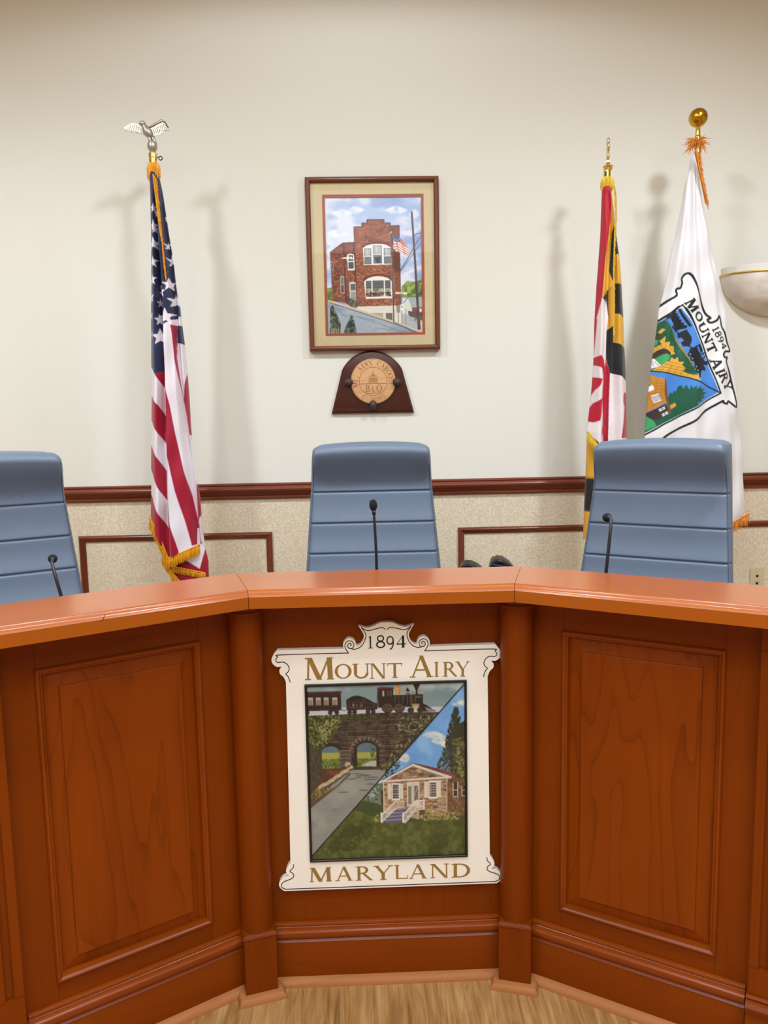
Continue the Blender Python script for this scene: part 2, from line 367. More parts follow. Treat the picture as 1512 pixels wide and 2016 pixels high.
# ------------------------------------------------------------------ a small painter for printed and dyed designs
class Canvas:
    def __init__(s, x0, y0, x1, y1, ss):
        s.x0, s.y0, s.ss = x0, y0, ss
        s.w, s.h = int(round((x1 - x0) * ss)), int(round((y1 - y0) * ss))
        s.a = np.zeros((s.h, s.w, 3), np.float32); s.T = (0, 0, 1, 1); s.clip = None
        s.rs = np.random.RandomState(5)
    def view(s, ox=0, oy=0, sx=1, sy=None): s.T = (ox, oy, sx, sy or sx)
    def q(s, p):
        p = np.asarray(p, float).reshape(-1, 2)
        return np.stack([(s.T[0] + p[:, 0] * s.T[2] - s.x0) * s.ss, (s.T[1] + p[:, 1] * s.T[3] - s.y0) * s.ss], 1)
    def _mask(s, P):
        x0, y0 = np.floor(P.min(0)).astype(int); x1, y1 = np.ceil(P.max(0)).astype(int) + 1
        x0, y0, x1, y1 = max(x0, 0), max(y0, 0), min(x1, s.w), min(y1, s.h)
        if x1 <= x0 or y1 <= y0: return None
        X = np.arange(x0, x1) + .5; Yv = np.arange(y0, y1) + .5
        m = np.zeros((y1 - y0, x1 - x0), bool)
        n = len(P)
        for i in range(n):
            ax, ay = P[i]; bx_, by = P[(i + 1) % n]
            if ay == by: continue
            r = (Yv >= min(ay, by)) & (Yv < max(ay, by))
            if not r.any(): continue
            xi = ax + (Yv[r] - ay) * (bx_ - ax) / (by - ay)
            m[r] ^= X[None, :] > xi[:, None]
        return slice(y0, y1), slice(x0, x1), m
    def _put(s, r, c, al=1.0):
        if r is None: return
        sy, sx, m = r
        if s.clip is not None: m = m & s.clip[sy, sx]
        reg = s.a[sy, sx]; c = np.asarray(c, np.float32)
        k = m[..., None] * np.float32(al)
        reg[...] = reg * (1 - k) + c * k
    def poly(s, pts, c, al=1.0): s._put(s._mask(s.q(pts)), c, al)
    def rect(s, x0, y0, x1, y1, c, al=1.0): s.poly([(x0, y0), (x1, y0), (x1, y1), (x0, y1)], c, al)
    def line(s, pts, w, c, al=1.0):
        for (ax, ay), (bx_, by) in zip(pts[:-1], pts[1:]):
            d = math.hypot(bx_ - ax, by - ay) or 1; nx, ny = -(by - ay) / d * w / 2, (bx_ - ax) / d * w / 2
            ex, ey = (bx_ - ax) / d * w * .3, (by - ay) / d * w * .3
            s.poly([(ax + nx - ex, ay + ny - ey), (bx_ + nx + ex, by + ny + ey), (bx_ - nx + ex, by - ny + ey), (ax - nx - ex, ay - ny - ey)], c, al)
    def ell(s, cx, cy, rx, ry, c, al=1.0, rot=0, n=18):
        k = [2 * pi * i / n for i in range(n)]
        s.poly([(cx + rx * cos(a) * cos(rot) - ry * sin(a) * sin(rot), cy + rx * cos(a) * sin(rot) + ry * sin(a) * cos(rot)) for a in k], c, al)
    def setclip(s, pts=None):
        if pts is None: s.clip = None; return
        m = np.zeros((s.h, s.w), bool); r = s._mask(s.q(pts))
        if r: m[r[0], r[1]] = r[2]
        s.clip = m
    def dabs(s, pts, n, cols, rx, ry, rot=(0, pi), al=.8):
        """n brush dabs inside a polygon"""
        P = np.asarray(pts, float); lo, hi = P.min(0), P.max(0); old = s.clip
        keep = None
        m = np.zeros((s.h, s.w), bool); r = s._mask(s.q(pts))
        if r is None: return
        m[r[0], r[1]] = r[2]; s.clip = m if old is None else (m & old)
        for _ in range(n):
            u = lo + s.rs.rand(2) * (hi - lo); c = np.array(cols[s.rs.randint(len(cols))], float) * (.88 + .24 * s.rs.rand())
            k = .6 + .8 * s.rs.rand()
            s.ell(u[0], u[1], rx * k, ry * k, c, al, rot[0] + (rot[1] - rot[0]) * s.rs.rand(), n=7)
        s.clip = old
    def fbm(s, scx, scy, seed, oct=4):
        rs = np.random.RandomState(seed); out = np.zeros((s.h, s.w)); amp = 1; tot = 0
        for o in range(oct):
            gx, gy = max(2, int(s.w / scx * 2 ** o) + 2), max(2, int(s.h / scy * 2 ** o) + 2)
            g = rs.rand(gy, gx)
            xs = np.linspace(0, gx - 1.001, s.w); ys = np.linspace(0, gy - 1.001, s.h)
            xi, yi = xs.astype(int), ys.astype(int); xf, yf = xs - xi, ys - yi
            xf = xf * xf * (3 - 2 * xf); yf = yf * yf * (3 - 2 * yf)
            g0 = g[yi][:, xi] * (1 - xf) + g[yi][:, xi + 1] * xf; g1 = g[yi + 1][:, xi] * (1 - xf) + g[yi + 1][:, xi + 1] * xf
            out += amp * (g0 * (1 - yf)[:, None] + g1 * yf[:, None]); tot += amp; amp *= .5
        return out / tot
    def wash(s, pts, c, f, lo=.45, hi=.7, al=1.0):
        """soft cloudlike wash of colour following a noise field"""
        r = s._mask(s.q(pts))
        if r is None: return
        sy, sx, m = r
        if s.clip is not None: m = m & s.clip[sy, sx]
        k = np.clip((f[sy, sx] - lo) / (hi - lo), 0, 1) * m * al
        s.a[sy, sx] = s.a[sy, sx] * (1 - k[..., None]) + np.asarray(c, np.float32) * k[..., None]
    def soften(s, x0, y0, x1, y1, r, n=2):
        P = s.q([(x0, y0), (x1, y1)]).astype(int); a0, b0 = np.maximum(P.min(0), 0); a1, b1 = P.max(0); a1 = min(a1, s.w); b1 = min(b1, s.h)
        reg = s.a[b0:b1, a0:a1].copy()
        for _ in range(n):
            for ax in (0, 1):
                acc = np.zeros_like(reg)
                for k in range(-r, r + 1):
                    idx = np.clip(np.arange(reg.shape[ax]) + k, 0, reg.shape[ax] - 1); acc += np.take(reg, idx, ax)
                reg = acc / (2 * r + 1)
        m = s.clip[b0:b1, a0:a1][..., None] if s.clip is not None else 1.0
        s.a[b0:b1, a0:a1] = s.a[b0:b1, a0:a1] * (1 - m) + reg * m
    def star(s, cx, cy, r, c, sx=1.0, rot=0):
        p = []
        for i in range(10):
            a = -pi / 2 + i * pi / 5 + rot; k = r if i % 2 == 0 else r * .4
            p.append((cx + k * cos(a) * sx, cy + k * sin(a)))
        s.poly(p, c)
    def text(s, ch, cx, cy, w, h, rot, c, bold=0):
        """glyph centred at cx, cy; rot turns the advance direction (y down)"""
        for g in glyph(ch):
            q = ([(cx + (x - .5) * w * cos(rot) + (y - .5) * h * sin(rot), cy + (x - .5) * w * sin(rot) - (y - .5) * h * cos(rot)) for x, y in g])
            s.poly(q, c)
            if bold: s.line(q + q[:1], bold, c)
    def sample(s, px, py):
        """average of the 2x2 cells round each design point"""
        X = np.clip((px - s.x0) * s.ss - .5, 0, s.w - 1.001); Yv = np.clip((py - s.y0) * s.ss - .5, 0, s.h - 1.001)
        xi, yi = X.astype(int), Yv.astype(int); xf, yf = (X - xi)[..., None], (Yv - yi)[..., None]
        if getattr(s, 'soft', None) is None:
            b = s.a; b = .25 * b + .125 * (np.roll(b, 1, 0) + np.roll(b, -1, 0) + np.roll(b, 1, 1) + np.roll(b, -1, 1)) + .0625 * (np.roll(b, (1, 1), (0, 1)) + np.roll(b, (-1, 1), (0, 1)) + np.roll(b, (1, -1), (0, 1)) + np.roll(b, (-1, -1), (0, 1))); b[0], b[-1], b[:, 0], b[:, -1] = s.a[0], s.a[-1], s.a[:, 0], s.a[:, -1]; s.soft = b
        a = s.soft
        return (a[yi, xi] * (1 - xf) + a[yi, xi + 1] * xf) * (1 - yf) + (a[yi + 1, xi] * (1 - xf) + a[yi + 1, xi + 1] * xf) * yf

def grid_obj(name, P, colr, mat, parent, wrap=False, smooth=True):
    """P: rows x cols x 3 points, colr: the sRGB colours there"""
    r, c = P.shape[:2]
    idx = np.arange(r * c).reshape(r, c)
    if wrap: idx = np.concatenate([idx, idx[:, :1]], 1)
    q = np.stack([idx[:-1, :-1], idx[1:, :-1], idx[1:, 1:], idx[:-1, 1:]], -1).reshape(-1, 4)
    me = bpy.data.meshes.new(name)
    me.vertices.add(r * c); me.vertices.foreach_set('co', P.reshape(-1).astype(np.float32))
    me.loops.add(q.size); me.loops.foreach_set('vertex_index', q.reshape(-1).astype(np.int32))
    me.polygons.add(len(q)); me.polygons.foreach_set('loop_start', np.arange(0, q.size, 4, dtype=np.int32))
    me.update(calc_edges=True)
    at = me.color_attributes.new('print', 'FLOAT_COLOR', 'POINT')
    col = np.ones((r * c, 4), np.float32); col[:, :3] = lin(np.clip(colr.reshape(-1, 3), 0, 255))
    at.data.foreach_set('color', col.reshape(-1))
    me.validate()
    return link(name, me, mat, parent, smooth)

# ================================================================== the room
def struct(name, m, mat, **k):
    o = m.build(name, mat, **k); o['kind'] = 'structure'; return o
RX = 4.6; RY = -8.2
m = MB(); m.box(-RX, RX, WALLY, WALLY + .12, 0, CEIL); wall_back = struct('wall_back', m, M['wall'])
m = MB(); m.box(-RX - .12, -RX, RY, WALLY + .12, 0, CEIL); struct('wall_left', m, M['wall'])
m = MB(); m.box(RX, RX + .12, RY, WALLY + .12, 0, CEIL); struct('wall_right', m, M['wall'])
m = MB(); m.box(-RX - .12, RX + .12, RY - .12, RY, 0, CEIL); struct('wall_front', m, M['wall'])
# ceiling with real openings for the recessed lamps is not in view: the lamps hang just under it
m = MB(); m.box(-RX - .12, RX + .12, RY - .12, WALLY + .12, CEIL, CEIL + .1); struct('ceiling', m, M['ceil'])
m = MB(); m.box(-RX, RX, RY, WALLY, -.06, -.004); floor = struct('floor', m, M['vinyl'])
pm = None
for i in range(-8, 9):
    off = (-.35, -.72, -.1, -.9)[i % 4]
    for j in range(3):
        y0 = off + (j - 1) * 1.22
        if pm is None:
            o = MB(); o.box(-.08988, .08988, 0, 1.2198, -.0039, 0); o = o.build('plank', M['vinyl'], floor, bevel=.0003, seg=1); pm = o.data
        else:
            o = bpy.data.objects.new('plank', pm); COL.objects.link(o); o.parent = floor
        o.location = (i * .18 + .04, y0, 0)
# speckled wall covering below the chair rail, the raised platform behind the desk
m = MB(); m.box(-RX, RX, WALLY - .004, WALLY + .01, 0, 1.18); m.build('wall_covering', M['paper'], wall_back)
plat = [(-3.2, 1.8), (3.2, 1.8), (3.2, -.75), (1.95, -.75), (.40, .30), (-.40, .30), (-1.95, -.75), (-3.2, -.75)]
m = MB(); m.prism(plat, 'z', 0, .2); struct('platform', m, M['vinyl'])

# chair rail
rail = [(0, 1.2395), (.016, 1.2395), (.020, 1.2365), (.021, 1.231), (.017, 1.228), (.019, 1.226), (.030, 1.223), (.036, 1.2165), (.037, 1.209), (.033, 1.202),
        (.026, 1.199), (.025, 1.196), (.020, 1.190), (.015, 1.184), (.0135, 1.179), (.018, 1.177), (.021, 1.173), (.019, 1.168), (.012, 1.165), (.010, 1.1625), (0, 1.1625)]
m = MB(); m.prism([(WALLY - p, z) for p, z in rail], 'x', -RX, RX); struct('trim_1', m, M['trim_h'], angle=40)
# picture-frame mouldings on the wall covering
fr_prof = [(0, 0), (0, -.010), (.004, -.015), (.010, -.017), (.015, -.013), (.019, -.012), (.024, -.008), (.030, -.006), (.030, 0)]
for n, (x0, x1) in enumerate(((-1.40, -.477), (.423, 2.75), (-2.5, -1.55))):
    yb = WALLY - .004
    root = MB(); z0, z1 = .36, 1.002
    root.add([], [])
    t = bpy.data.objects.new('trim_%d' % (n + 2), None); COL.objects.link(t); t['kind'] = 'structure'
    for nm, k in (('top', 2), ('bottom', 0), ('left', 3), ('right', 1)):
        vs = []; fs = []
        cs = lambda d: [(x0 + d, z0 + d), (x1 - d, z0 + d), (x1 - d, z1 - d), (x0 + d, z1 - d)]
        for d, y in fr_prof:
            c4 = cs(d); a, b = c4[k], c4[(k + 1) % 4]
            vs += [(a[0], yb + y, a[1]), (b[0], yb + y, b[1])]
        for i in range(len(fr_prof) - 1): fs.append((2 * i, 2 * i + 1, 2 * i + 3, 2 * i + 2))
        mm = MB(); mm.add(vs, fs); mm.build('moulding_piece', M['trim_h' if k in (0, 2) else 'trim_v'], t, angle=50)

# ================================================================== the council desk
def bay_common(root, x0, x1, sg=1):
    """base board, base cap and shoe moulding along local x at the foot of a bay; face of the panel at y = 0"""
    def run(name, prof, mat, ang=40):
        m = MB(); m.prism(prof, 'x', x0, x1); return m.build(name, mat, root, angle=ang)
    run('baseboard', [(0.0, .004), (-.018, .004), (-.018, .118), (-.016, .121), (0, .121)], M['ch'])
    run('base_cap_moulding', [(0, .171), (-.007, .171), (-.010, .169), (-.011, .164), (-.0085, .160), (-.010, .1585), (-.019, .157), (-.0245, .152), (-.026, .144),
                              (-.0235, .136), (-.018, .131), (-.0145, .127), (-.0165, .124), (-.019, .121), (-.017, .119), (0, .119)], M['cm'], 35)
    run('shoe_moulding', [(-.017, 0), (-.037, 0), (-.037, .006), (-.034, .013), (-.027, .018), (-.019, .0205), (-.017, .0205)], M['shoe'])

FY = .125   # panel face of the middle bay
b0 = thing('desk_bay', 'middle cherry wood front of the curved council desk, flat panel carrying the white town sign', 'desk', (0, FY, 0), 0)
bx('flat_panel', M['cv'], b0, -.352, .352, 0, .02, .003, 1.074, 0)
bay_common(b0, -.31, .31)

def wing(sg, label, panelmat):
    root = thing('desk_bay', label, 'desk', (.36 * sg, FY, 0), -A * sg)
    def X(a, b): return (min(a * sg, b * sg), max(a * sg, b * sg))
    def bxx(name, mat, a, b, y0, y1, z0, z1, bev=.001):
        p, q = X(a, b); return bx(name, mat, root, p, q, y0, y1, z0, z1, bev)
    PX0, PX1, PZ0, PZ1 = .122, .502, .222, .981
    bxx('frame_stile', M['cv'], .0, PX0, 0, .02, .003, 1.074, .0006); bxx('frame_stile', M['cv'], PX1, .60, 0, .02, .003, 1.074, .0006)
    bxx('frame_rail', M['ch'], PX0 + .0003, PX1 - .0003, 0, .02, PZ1, 1.074, .0006); bxx('frame_rail', M['ch'], PX0 + .0003, PX1 - .0003, 0, .02, .003, PZ0, .0006)
    a, b = X(PX0, PX1)
    m = MB(); m.ring(a, PZ0, b, PZ1, [(-.003, 0), (-.003, -.004), (.0, -.0075), (.004, -.008), (.0075, -.0055), (.009, -.002), (.0115, -.001), (.013, .004), (.0145, .012)])
    m.build('panel_moulding', M['cm'], root, angle=35)
    m = MB(); m.ring(a + .013, PZ0 + .013, b - .013, PZ1 - .013, [(0, .0115), (.034, .003), (.0345, -.0015), (.036, -.0022)], close=True)
    o = m.build('raised_panel', panelmat, root, angle=12)
    a, b = X(.035, .572)
    bay_common(root, a, b)
    # fluted pilaster at the outer end with its own plinth, capital and foot
    pl = .578; pw = .125
    fl = []
    for k in range(3):
        c = pl + .03 + k * .033; fl.append((c - .009, c + .009))
    z0, z1 = .24, 1.0
    y = -.03
    m = MB(); p, q = X(pl, pl + pw); m.box(p, q, y + .008, .02, .171, 1.052); post = m.build('pilaster', M['cv'], root, bevel=.001)
    xs = [pl] + [v for f in fl for v in f] + [pl + pw]
    m = MB()
    for k in range(0, len(xs), 2):
        p, q = X(xs[k], xs[k + 1]); m.box(p, q, y, y + .0085, z0, z1)
    p, q = X(pl, pl + pw); m.box(p, q, y, y + .0085, .171, z0); m.box(p, q, y, y + .0085, z1, 1.052)
    m.build('fluted_face', M['cv'], post, bevel=.0012)
    m = MB(); p, q = X(pl - .008, pl + pw + .008)
    m.box(p, q, y - .008, .02, 1.052, 1.075); m.build('capital', M['ch'], post, bevel=.004, seg=3)
    p, q = X(pl - .003, pl + pw + .003)
    m = MB(); m.prism([(.02, .171), (y - .004, .171), (y - .008, .166), (y - .006, .160), (y - .016, .157), (y - .022, .150), (y - .022, .142), (y - .015, .131), (y - .013, .124), (y - .015, .119), (y - .015, .003), (.02, .003)], 'x', p, q)
    m.build('plinth', M['ch'], post, angle=40)
    p, q = X(pl - .02, pl + pw + .02)
    m = MB(); m.prism([(y - .014, 0), (y - .034, 0), (y - .034, .006), (y - .031, .013), (y - .024, .018), (y - .014, .0205)], 'x', p, q); m.build('shoe_moulding', M['shoe'], post, angle=40)
    bxx('end_panel', M['cv'], pl + pw, pl + pw + .3, 0, .02, .003, 1.074)
    return root
wing(-1, 'left angled wing of the cherry council desk with raised panel below the leftmost microphone', M['cpl'])
wing(1, 'right angled wing of the cherry council desk with raised panel below the rightmost microphone', M['cpr'])

def column(sg, label):
    r = thing('desk_column', label, 'column', (.350 * sg, .098, 0), -A / 2 * sg)
    m = MB(); m.lathe([(.0425, .185), (.0425, 1.046)], n=40); m.build('shaft', M['cv'], r, angle=40)
    m = MB(); m.lathe([(.043, 1.044), (.0475, 1.046), (.049, 1.050), (.0475, 1.0535), (.045, 1.055), (.045, 1.060), (.048, 1.064), (.053, 1.068), (.055, 1.0755)], n=40)
    m.build('capital', M['ch'], r, angle=30)
    hw = .0425
    m = MB(); y0 = -.046
    sec = [(hw, .003), (hw, .172), (hw + .0022, .175), (hw + .0022, .180), (hw - .003, .187)]
    vs = []; fs = []
    for w, z in sec: vs += [(-w, y0 - (w - hw), z), (w, y0 - (w - hw), z), (w, .045, z), (-w, .045, z)]
    n = len(sec)
    for i in range(n - 1):
        for k in range(4): fs.append((4 * i + k, 4 * i + (k + 1) % 4, 4 * i + 4 + (k + 1) % 4, 4 * i + 4 + k))
    fs.append((3, 2, 1, 0)); fs.append(tuple(range(4 * n - 4, 4 * n)))
    m.add(vs, fs); m.build('plinth_block', M['cv'], r, bevel=.0015)
    # shoe moulding mitred round the three free sides
    pr = [(0, 0), (.0195, 0), (.0195, .006), (.017, .013), (.010, .018), (.002, .0205), (0, .0205)]
    vs = []; fs = []
    for d, z in pr: vs += [(-hw - d, .0, z), (-hw - d, y0 - d, z), (hw + d, y0 - d, z), (hw + d, .0, z)]
    for i in range(len(pr) - 1):
        for k in range(3): fs.append((4 * i + k, 4 * i + k + 1, 4 * i + 5 + k, 4 * i + 4 + k))
    m = MB(); m.add(vs, fs); m.build('shoe_moulding', M['shoe'], r, angle=40)
column(-1, 'round cherry column left of the white town sign, on a square plinth')
column(1, 'round cherry column right of the white town sign, on a square plinth')

# counter: three mitred lengths with an ogee front edge
top = thing('desk_countertop', 'orange cherry counter with moulded edge running along the top of the whole council desk', 'counter', (0, .1, 1.076))
prof = [(0, 0), (0, .029), (.002, .0325), (.006, .0345), (.009, .0375), (.0105, .041), (.0125, .0425), (.014, .0448), (.229, .0448), (.229, 0)]
SCR = ((0.3480, 0.0240), (0.3413, 0.0297), (0.3363, 0.0403))
def joint(sg, e): return Vector((sg * (HW + tan(A / 2) * e), e, 0))
g = .0006
for sg in (0, -1, 1):
    vs = []; n = len(prof)
    for e, z in prof:
        if sg == 0: a, b = joint(-1, e) + Vector((g, 0, 0)), joint(1, e) - Vector((g, 0, 0))
        else:
            d = Vector((sg * cos(A), -sin(A), 0)); a = joint(sg, e) + d * g; b = joint(sg, 0) + d * .95 + Vector((sg * sin(A), cos(A), 0)) * e
        vs += [Vector((a.x, a.y - .1, z)), Vector((b.x, b.y - .1, z))]
    rz = -A * sg
    Rm = Matrix.Rotation(-rz, 3, 'Z'); vs = [Rm @ v for v in vs]
    fs = [(2 * i, 2 * i + 1, 2 * ((i + 1) % n) + 1, 2 * ((i + 1) % n)) for i in range(n)] + [tuple(range(0, 2 * n, 2)), tuple(range(2 * n - 1, 0, -2))]
    m = MB(); m.add(vs, fs); o = m.build('counter_length', M['cap'], top, angle=25); o.rotation_euler = (0, 0, rz)
    if sg == -1:      # a dark scratch on the front edge
        J = joint(-1, 0) - Vector((0, .1, 0)); d = Vector((-cos(A), -sin(A), 0))
        P = [Rm @ (J + d * SCR[k][0] + Vector((0, 0, SCR[k][1]))) for k in range(3)]
        m = MB(); m.tube(P, [.0005, .0009, .0005], 5); sc = m.build('scratch', M['dark'], o)
# the work surface behind the counter, which carries the microphones
def off2(sg, e): return Vector((sg * (.36 + tan(A / 2) * (e)), FY + e, 0))
m = MB(); wt = thing('desk_worktop', 'lower work surface hidden behind the counter of the council desk', 'worktop', (0, .4, .9))
for sg in (0, -1, 1):
    if sg == 0: q = [off2(-1, .02), off2(1, .02), off2(1, .40), off2(-1, .40)]
    else:
        d = Vector((sg * cos(A), -sin(A), 0)); nn = Vector((sg * sin(A), cos(A), 0)); J = Vector((sg * .36, FY, 0))
        q = [off2(sg, .021), J + d * .85 + nn * .021, J + d * .85 + nn * .40, off2(sg, .40)]
    m = MB(); m.prism([(v.x, v.y - .4) for v in q], 'z', 0, .03); m.build('worktop_leaf', M['ch'], wt)

# ================================================================== microphones
def mic(x, y, label, pts, head_dir, hl=.036, hr=.0118):
    """pts: gooseneck path relative to the base; head_dir: where the foam head points"""
    r = thing('microphone', label, 'microphone', (x, y, .93), 0, 'gooseneck microphones on the council desk')
    m = MB(); m.lathe([(.055, 0), (.055, .006), (.05, .012), (.016, .016), (.012, .03), (.009, .05)], n=28); m.build('base', M['plastic'], r, angle=35)
    P = [Vector(p) for p in pts]
    Q = []
    for i in range(len(P) - 1):                       # Catmull-Rom
        p0, p1, p2, p3 = P[max(i - 1, 0)], P[i], P[i + 1], P[min(i + 2, len(P) - 1)]
        for k in range(6):
            t = k / 6; Q.append(.5 * ((2 * p1) + (p2 - p0) * t + (2 * p0 - 5 * p1 + 4 * p2 - p3) * t * t + (3 * p1 - p0 - 3 * p2 + p3) * t ** 3))
    Q.append(P[-1])
    m = MB(); m.tube(Q, [.0052 - .0012 * i / len(Q) for i in range(len(Q))], 10); m.build('gooseneck', M['greymetal'], r, smooth=True)
    d = Vector(head_dir).normalized(); e = P[-1]
    m = MB(); m.tube([e - d * .004, e + d * .010], [.0052, .0062], 12); m.build('collar', M['greymetal'], r, smooth=True)
    m = MB(); c = e + d * (.006 + hl / 2)
    zx = d.to_track_quat('Z', 'Y').to_matrix()
    m.ball((0, 0, 0), (hr, hr, hl / 2), 20, 14, lambda v: c + zx @ Vector((v.x, v.y, v.z * (1 + .15 * (1 - (v.z / (hl / 2)) ** 2) * (1 if v.z > 0 else -1)))))
    m.build('windscreen', M['foam'], r, smooth=True)
mic(-.004, .40, 'black gooseneck microphone standing upright before the middle blue chair', [(0, 0, .045), (0, 0, .12), (-.001, 0, .22), (-.005, .0, .325)], (-.06, .05, 1))
mic(.607, .205, 'black gooseneck microphone before the right blue chair, its head bent away', [(0, 0, .045), (.006, .0, .12), (.020, .004, .26), (.028, .018, .312), (.030, .038, .318)], (.05, 1, -.12), .034, .0125)
mic(-.845, .21, 'black gooseneck microphone before the left blue chair, leaning left with its head bent away', [(0, 0, .045), (-.004, 0, .11), (-.022, .004, .19), (-.036, .02, .228), (-.044, .042, .236)], (-.35, 1, -.05), .034, .0125)

# ================================================================== chairs
def office_chair(x, y, rz, label):
    r = thing('office_chair', label, 'chair', (x, y, .2), rz, 'high-backed blue chairs behind the council desk')
    zt, zb = 1.236, .44                       # back, above the platform
    seams = (1.065, .952, .843, .734, .625)
    nz, nx = 300, 52
    front = np.zeros((nz, nx, 3))
    fz = np.linspace(0, 1, nz)
    def hwid(z): return .2145 + (zt - z) / (zt - .78) * .034
    rows = []
    for i in range(nz):
        z = zb + (zt - zb) * (1 - (1 - fz[i]) ** 1.0)
        w = hwid(z)
        dt = zt - z
        rim = 1.0
        yb = -.052 - .008 * cos(min(1, dt / .5) * pi)          # front surface
        # soft roll at the top
        if dt < .035: yb += .040 * (1 - sqrt(max(0, 1 - ((.035 - dt) / .035) ** 2)))
        yb -= .080 * (.5 + .5 * cos(min(1, dt / .17) * pi))                 # the head roll leans out over a hollow
        for sz in seams: yb += .0075 * math.exp(-((z - sz) / .0027) ** 2) - .003 * math.exp(-((z - sz) / .03) ** 2)
        rec = .103 + (z - zt) * .27
        row = []
        for k in range(nx):
            u = -1 + 2 * k / (nx - 1)
            xx = w * (abs(u) ** .92) * (1 if u > 0 else -1)
            ed = max(0, (abs(u) - .90) / .10)
            yy = yb + .022 * (1 - sqrt(max(0, 1 - ed * ed)))
            seamfade = 1
            if abs(u) > .93:
                pass
            zz = z
            # rounded top corners
            if dt < .05:
                c = max(0, (abs(xx) - (w - .03)) / .03); zz -= .012 * c * c * (1 - dt / .05)
            zz += .010 * (1 - u * u) * max(0, 1 - dt / .12)
            row.append((xx, yy + rec, zz))
        rows.append(row)
    F = np.array(rows)
    B = F.copy(); B[:, :, 1] = (.030 + .103 + (F[:, :, 2] - zt) * .27); B[:, :, 0] *= .985
    m = MB()
    P = np.concatenate([F, B[:, ::-1]], 1)
    n2 = 2 * nx
    vs = P.reshape(-1, 3).tolist(); fs = []
    for i in range(nz - 1):
        for k in range(n2): fs.append((i * n2 + k, i * n2 + (k + 1) % n2, (i + 1) * n2 + (k + 1) % n2, (i + 1) * n2 + k))
    fs.append(tuple(range(n2 - 1, -1, -1)))
    for k in range(nx - 1):
        a = (nz - 1) * n2; fs.append((a + k, a + k + 1, a + n2 - 2 - k, a + n2 - 1 - k))
    m.add(vs, fs); back = m.build('backrest', M['leather'], r, angle=60)
    # stitched welt down each side of the front face
    for sg in (-1, 1):
        pts = []; m = MB()
        for i in range(4, nz - 24, 6):
            k = int(round((sg * .955 + 1) / 2 * (nx - 1))); p = F[i, k]; pts.append((p[0], p[1] - .0006, p[2]))
        m.tube(pts, .0011, 5); m.build('stitching', M['stitch'], back, smooth=True)
    # seat, arms, stem and star base below the counter line
    m = MB(); m.box(-.25, .25, -.47, .0, .40, .49); m.build('seat', M['leather'], r, bevel=.03, seg=4, angle=60)
    m = MB(); m.box(-.06, .06, -.02, .06, .36, .60); m.build('back_bracket', M['plastic'], r, bevel=.01)
    m = MB(); m.lathe([(.03, .09), (.03, .30), (.022, .30), (.022, .40)], (0, -.22, 0), 20); m.build('gas_column', M['steel'], r, angle=40)
    for k in range(5):
        a = 2 * pi * k / 5 + .3; ex, ey = .28 * cos(a), -.22 + .28 * sin(a)
        m = MB(); m.tube([(0, -.22, .105), (ex, ey, .075)], [.028, .016], 8); leg = m.build('leg', M['steel'], r, smooth=True)
        m = MB(); m.ball((ex, ey, .028), (.028, .028, .028), 14, 8); m.build('caster', M['plastic'], leg, smooth=True)
    return r
office_chair(-.0045, 1.0, radians(0), 'blue leather high-backed chair in the middle, below the wooden plaque')
office_chair(.965, .74, radians(-33), 'blue leather high-backed chair turned left, in front of the white town flag')
office_chair(-1.255, .72, radians(31), 'blue leather high-backed chair cut by the left edge, left of the striped flag')

def arm_chair():
    r = thing('side_chair', 'black chair whose padded arms peek over the counter right of the middle chair', 'chair', (.53, 1.5, .2), radians(-8))
    def pad(x, l, top, thick, tilt, mat, nm):
        """padded arm, long axis along local y, rounded nose to the left as seen from the front"""
        pr = [(-.5, -.0), (-.49, .55), (-.42, .85), (-.30, 1.0), (-.05, .97), (.2, .75), (.42, .4), (.5, .15), (.5, 0)]
        m = MB(); m.prism([(x + p * l, top - thick + q * thick) for p, q in pr], 'y', -.06, .06); return m.build(nm, mat, r, bevel=.008, seg=3, angle=50)
    a = pad(-.087, .113, .695, .06, 0, M['plastic'], 'arm_pad'); b_ = pad(.050, .131, .717, .10, 0, M['blackleather'], 'arm_pad')
    m = MB(); m.tube([(-.01, -.063, .697), (.03, -.064, .690), (.06, -.064, .686)], .0014, 5); m.build('seam', M['stitch'], b_)
    for x in (-.087, .05):
        m = MB(); m.tube([(x, 0, .625), (x, 0, .40)], .018, 8); m.build('arm_post', M['plastic'], r, smooth=True)
    m = MB(); m.box(-.16, .16, -.2, .2, .36, .44); m.build('seat', M['blackleather'], r, bevel=.03, seg=3, angle=50)
    for sx in (-.12, .12):
        for sy in (-.15, .15):
            m = MB(); m.tube([(sx, sy, 0), (sx, sy, .38)], .012, 8); m.build('leg', M['plastic'], r, smooth=True)
arm_chair()

# ================================================================== town sign on the middle bay
# camera homographies: image pixels of the sign and of the flags -> metres on their upright planes
def plane_map(h):
    def f(x, y):
        d = h[6] * x + h[7] * y + 1
        return ((h[0] * x + h[1] * y + h[2]) / d, (h[3] * x + h[4] * y + h[5]) / d)
    return f
SIGN = plane_map((0.00118136, -2.29414e-05, -0.859334, -5.22189e-05, -0.00128154, 2.51272, -1.98516e-05, -7.13121e-05))
FLAG = plane_map((0.00204055, -4.21108e-05, -1.45018, -6.81925e-05, -0.00213519, 3.23166, -1.98516e-05, -7.13121e-05))
POLE = plane_map((0.00205877, -4.25172e-05, -1.46271, -6.85312e-05, -0.00215328, 3.2469, -1.98516e-05, -7.13121e-05))
SCX = .0118
sk = .31746
up = lambda x, y: SIGN(520 + x * sk, 1210 + y * sk)
dn = lambda x, y: SIGN(520 + x * sk, 1460 + y * sk)
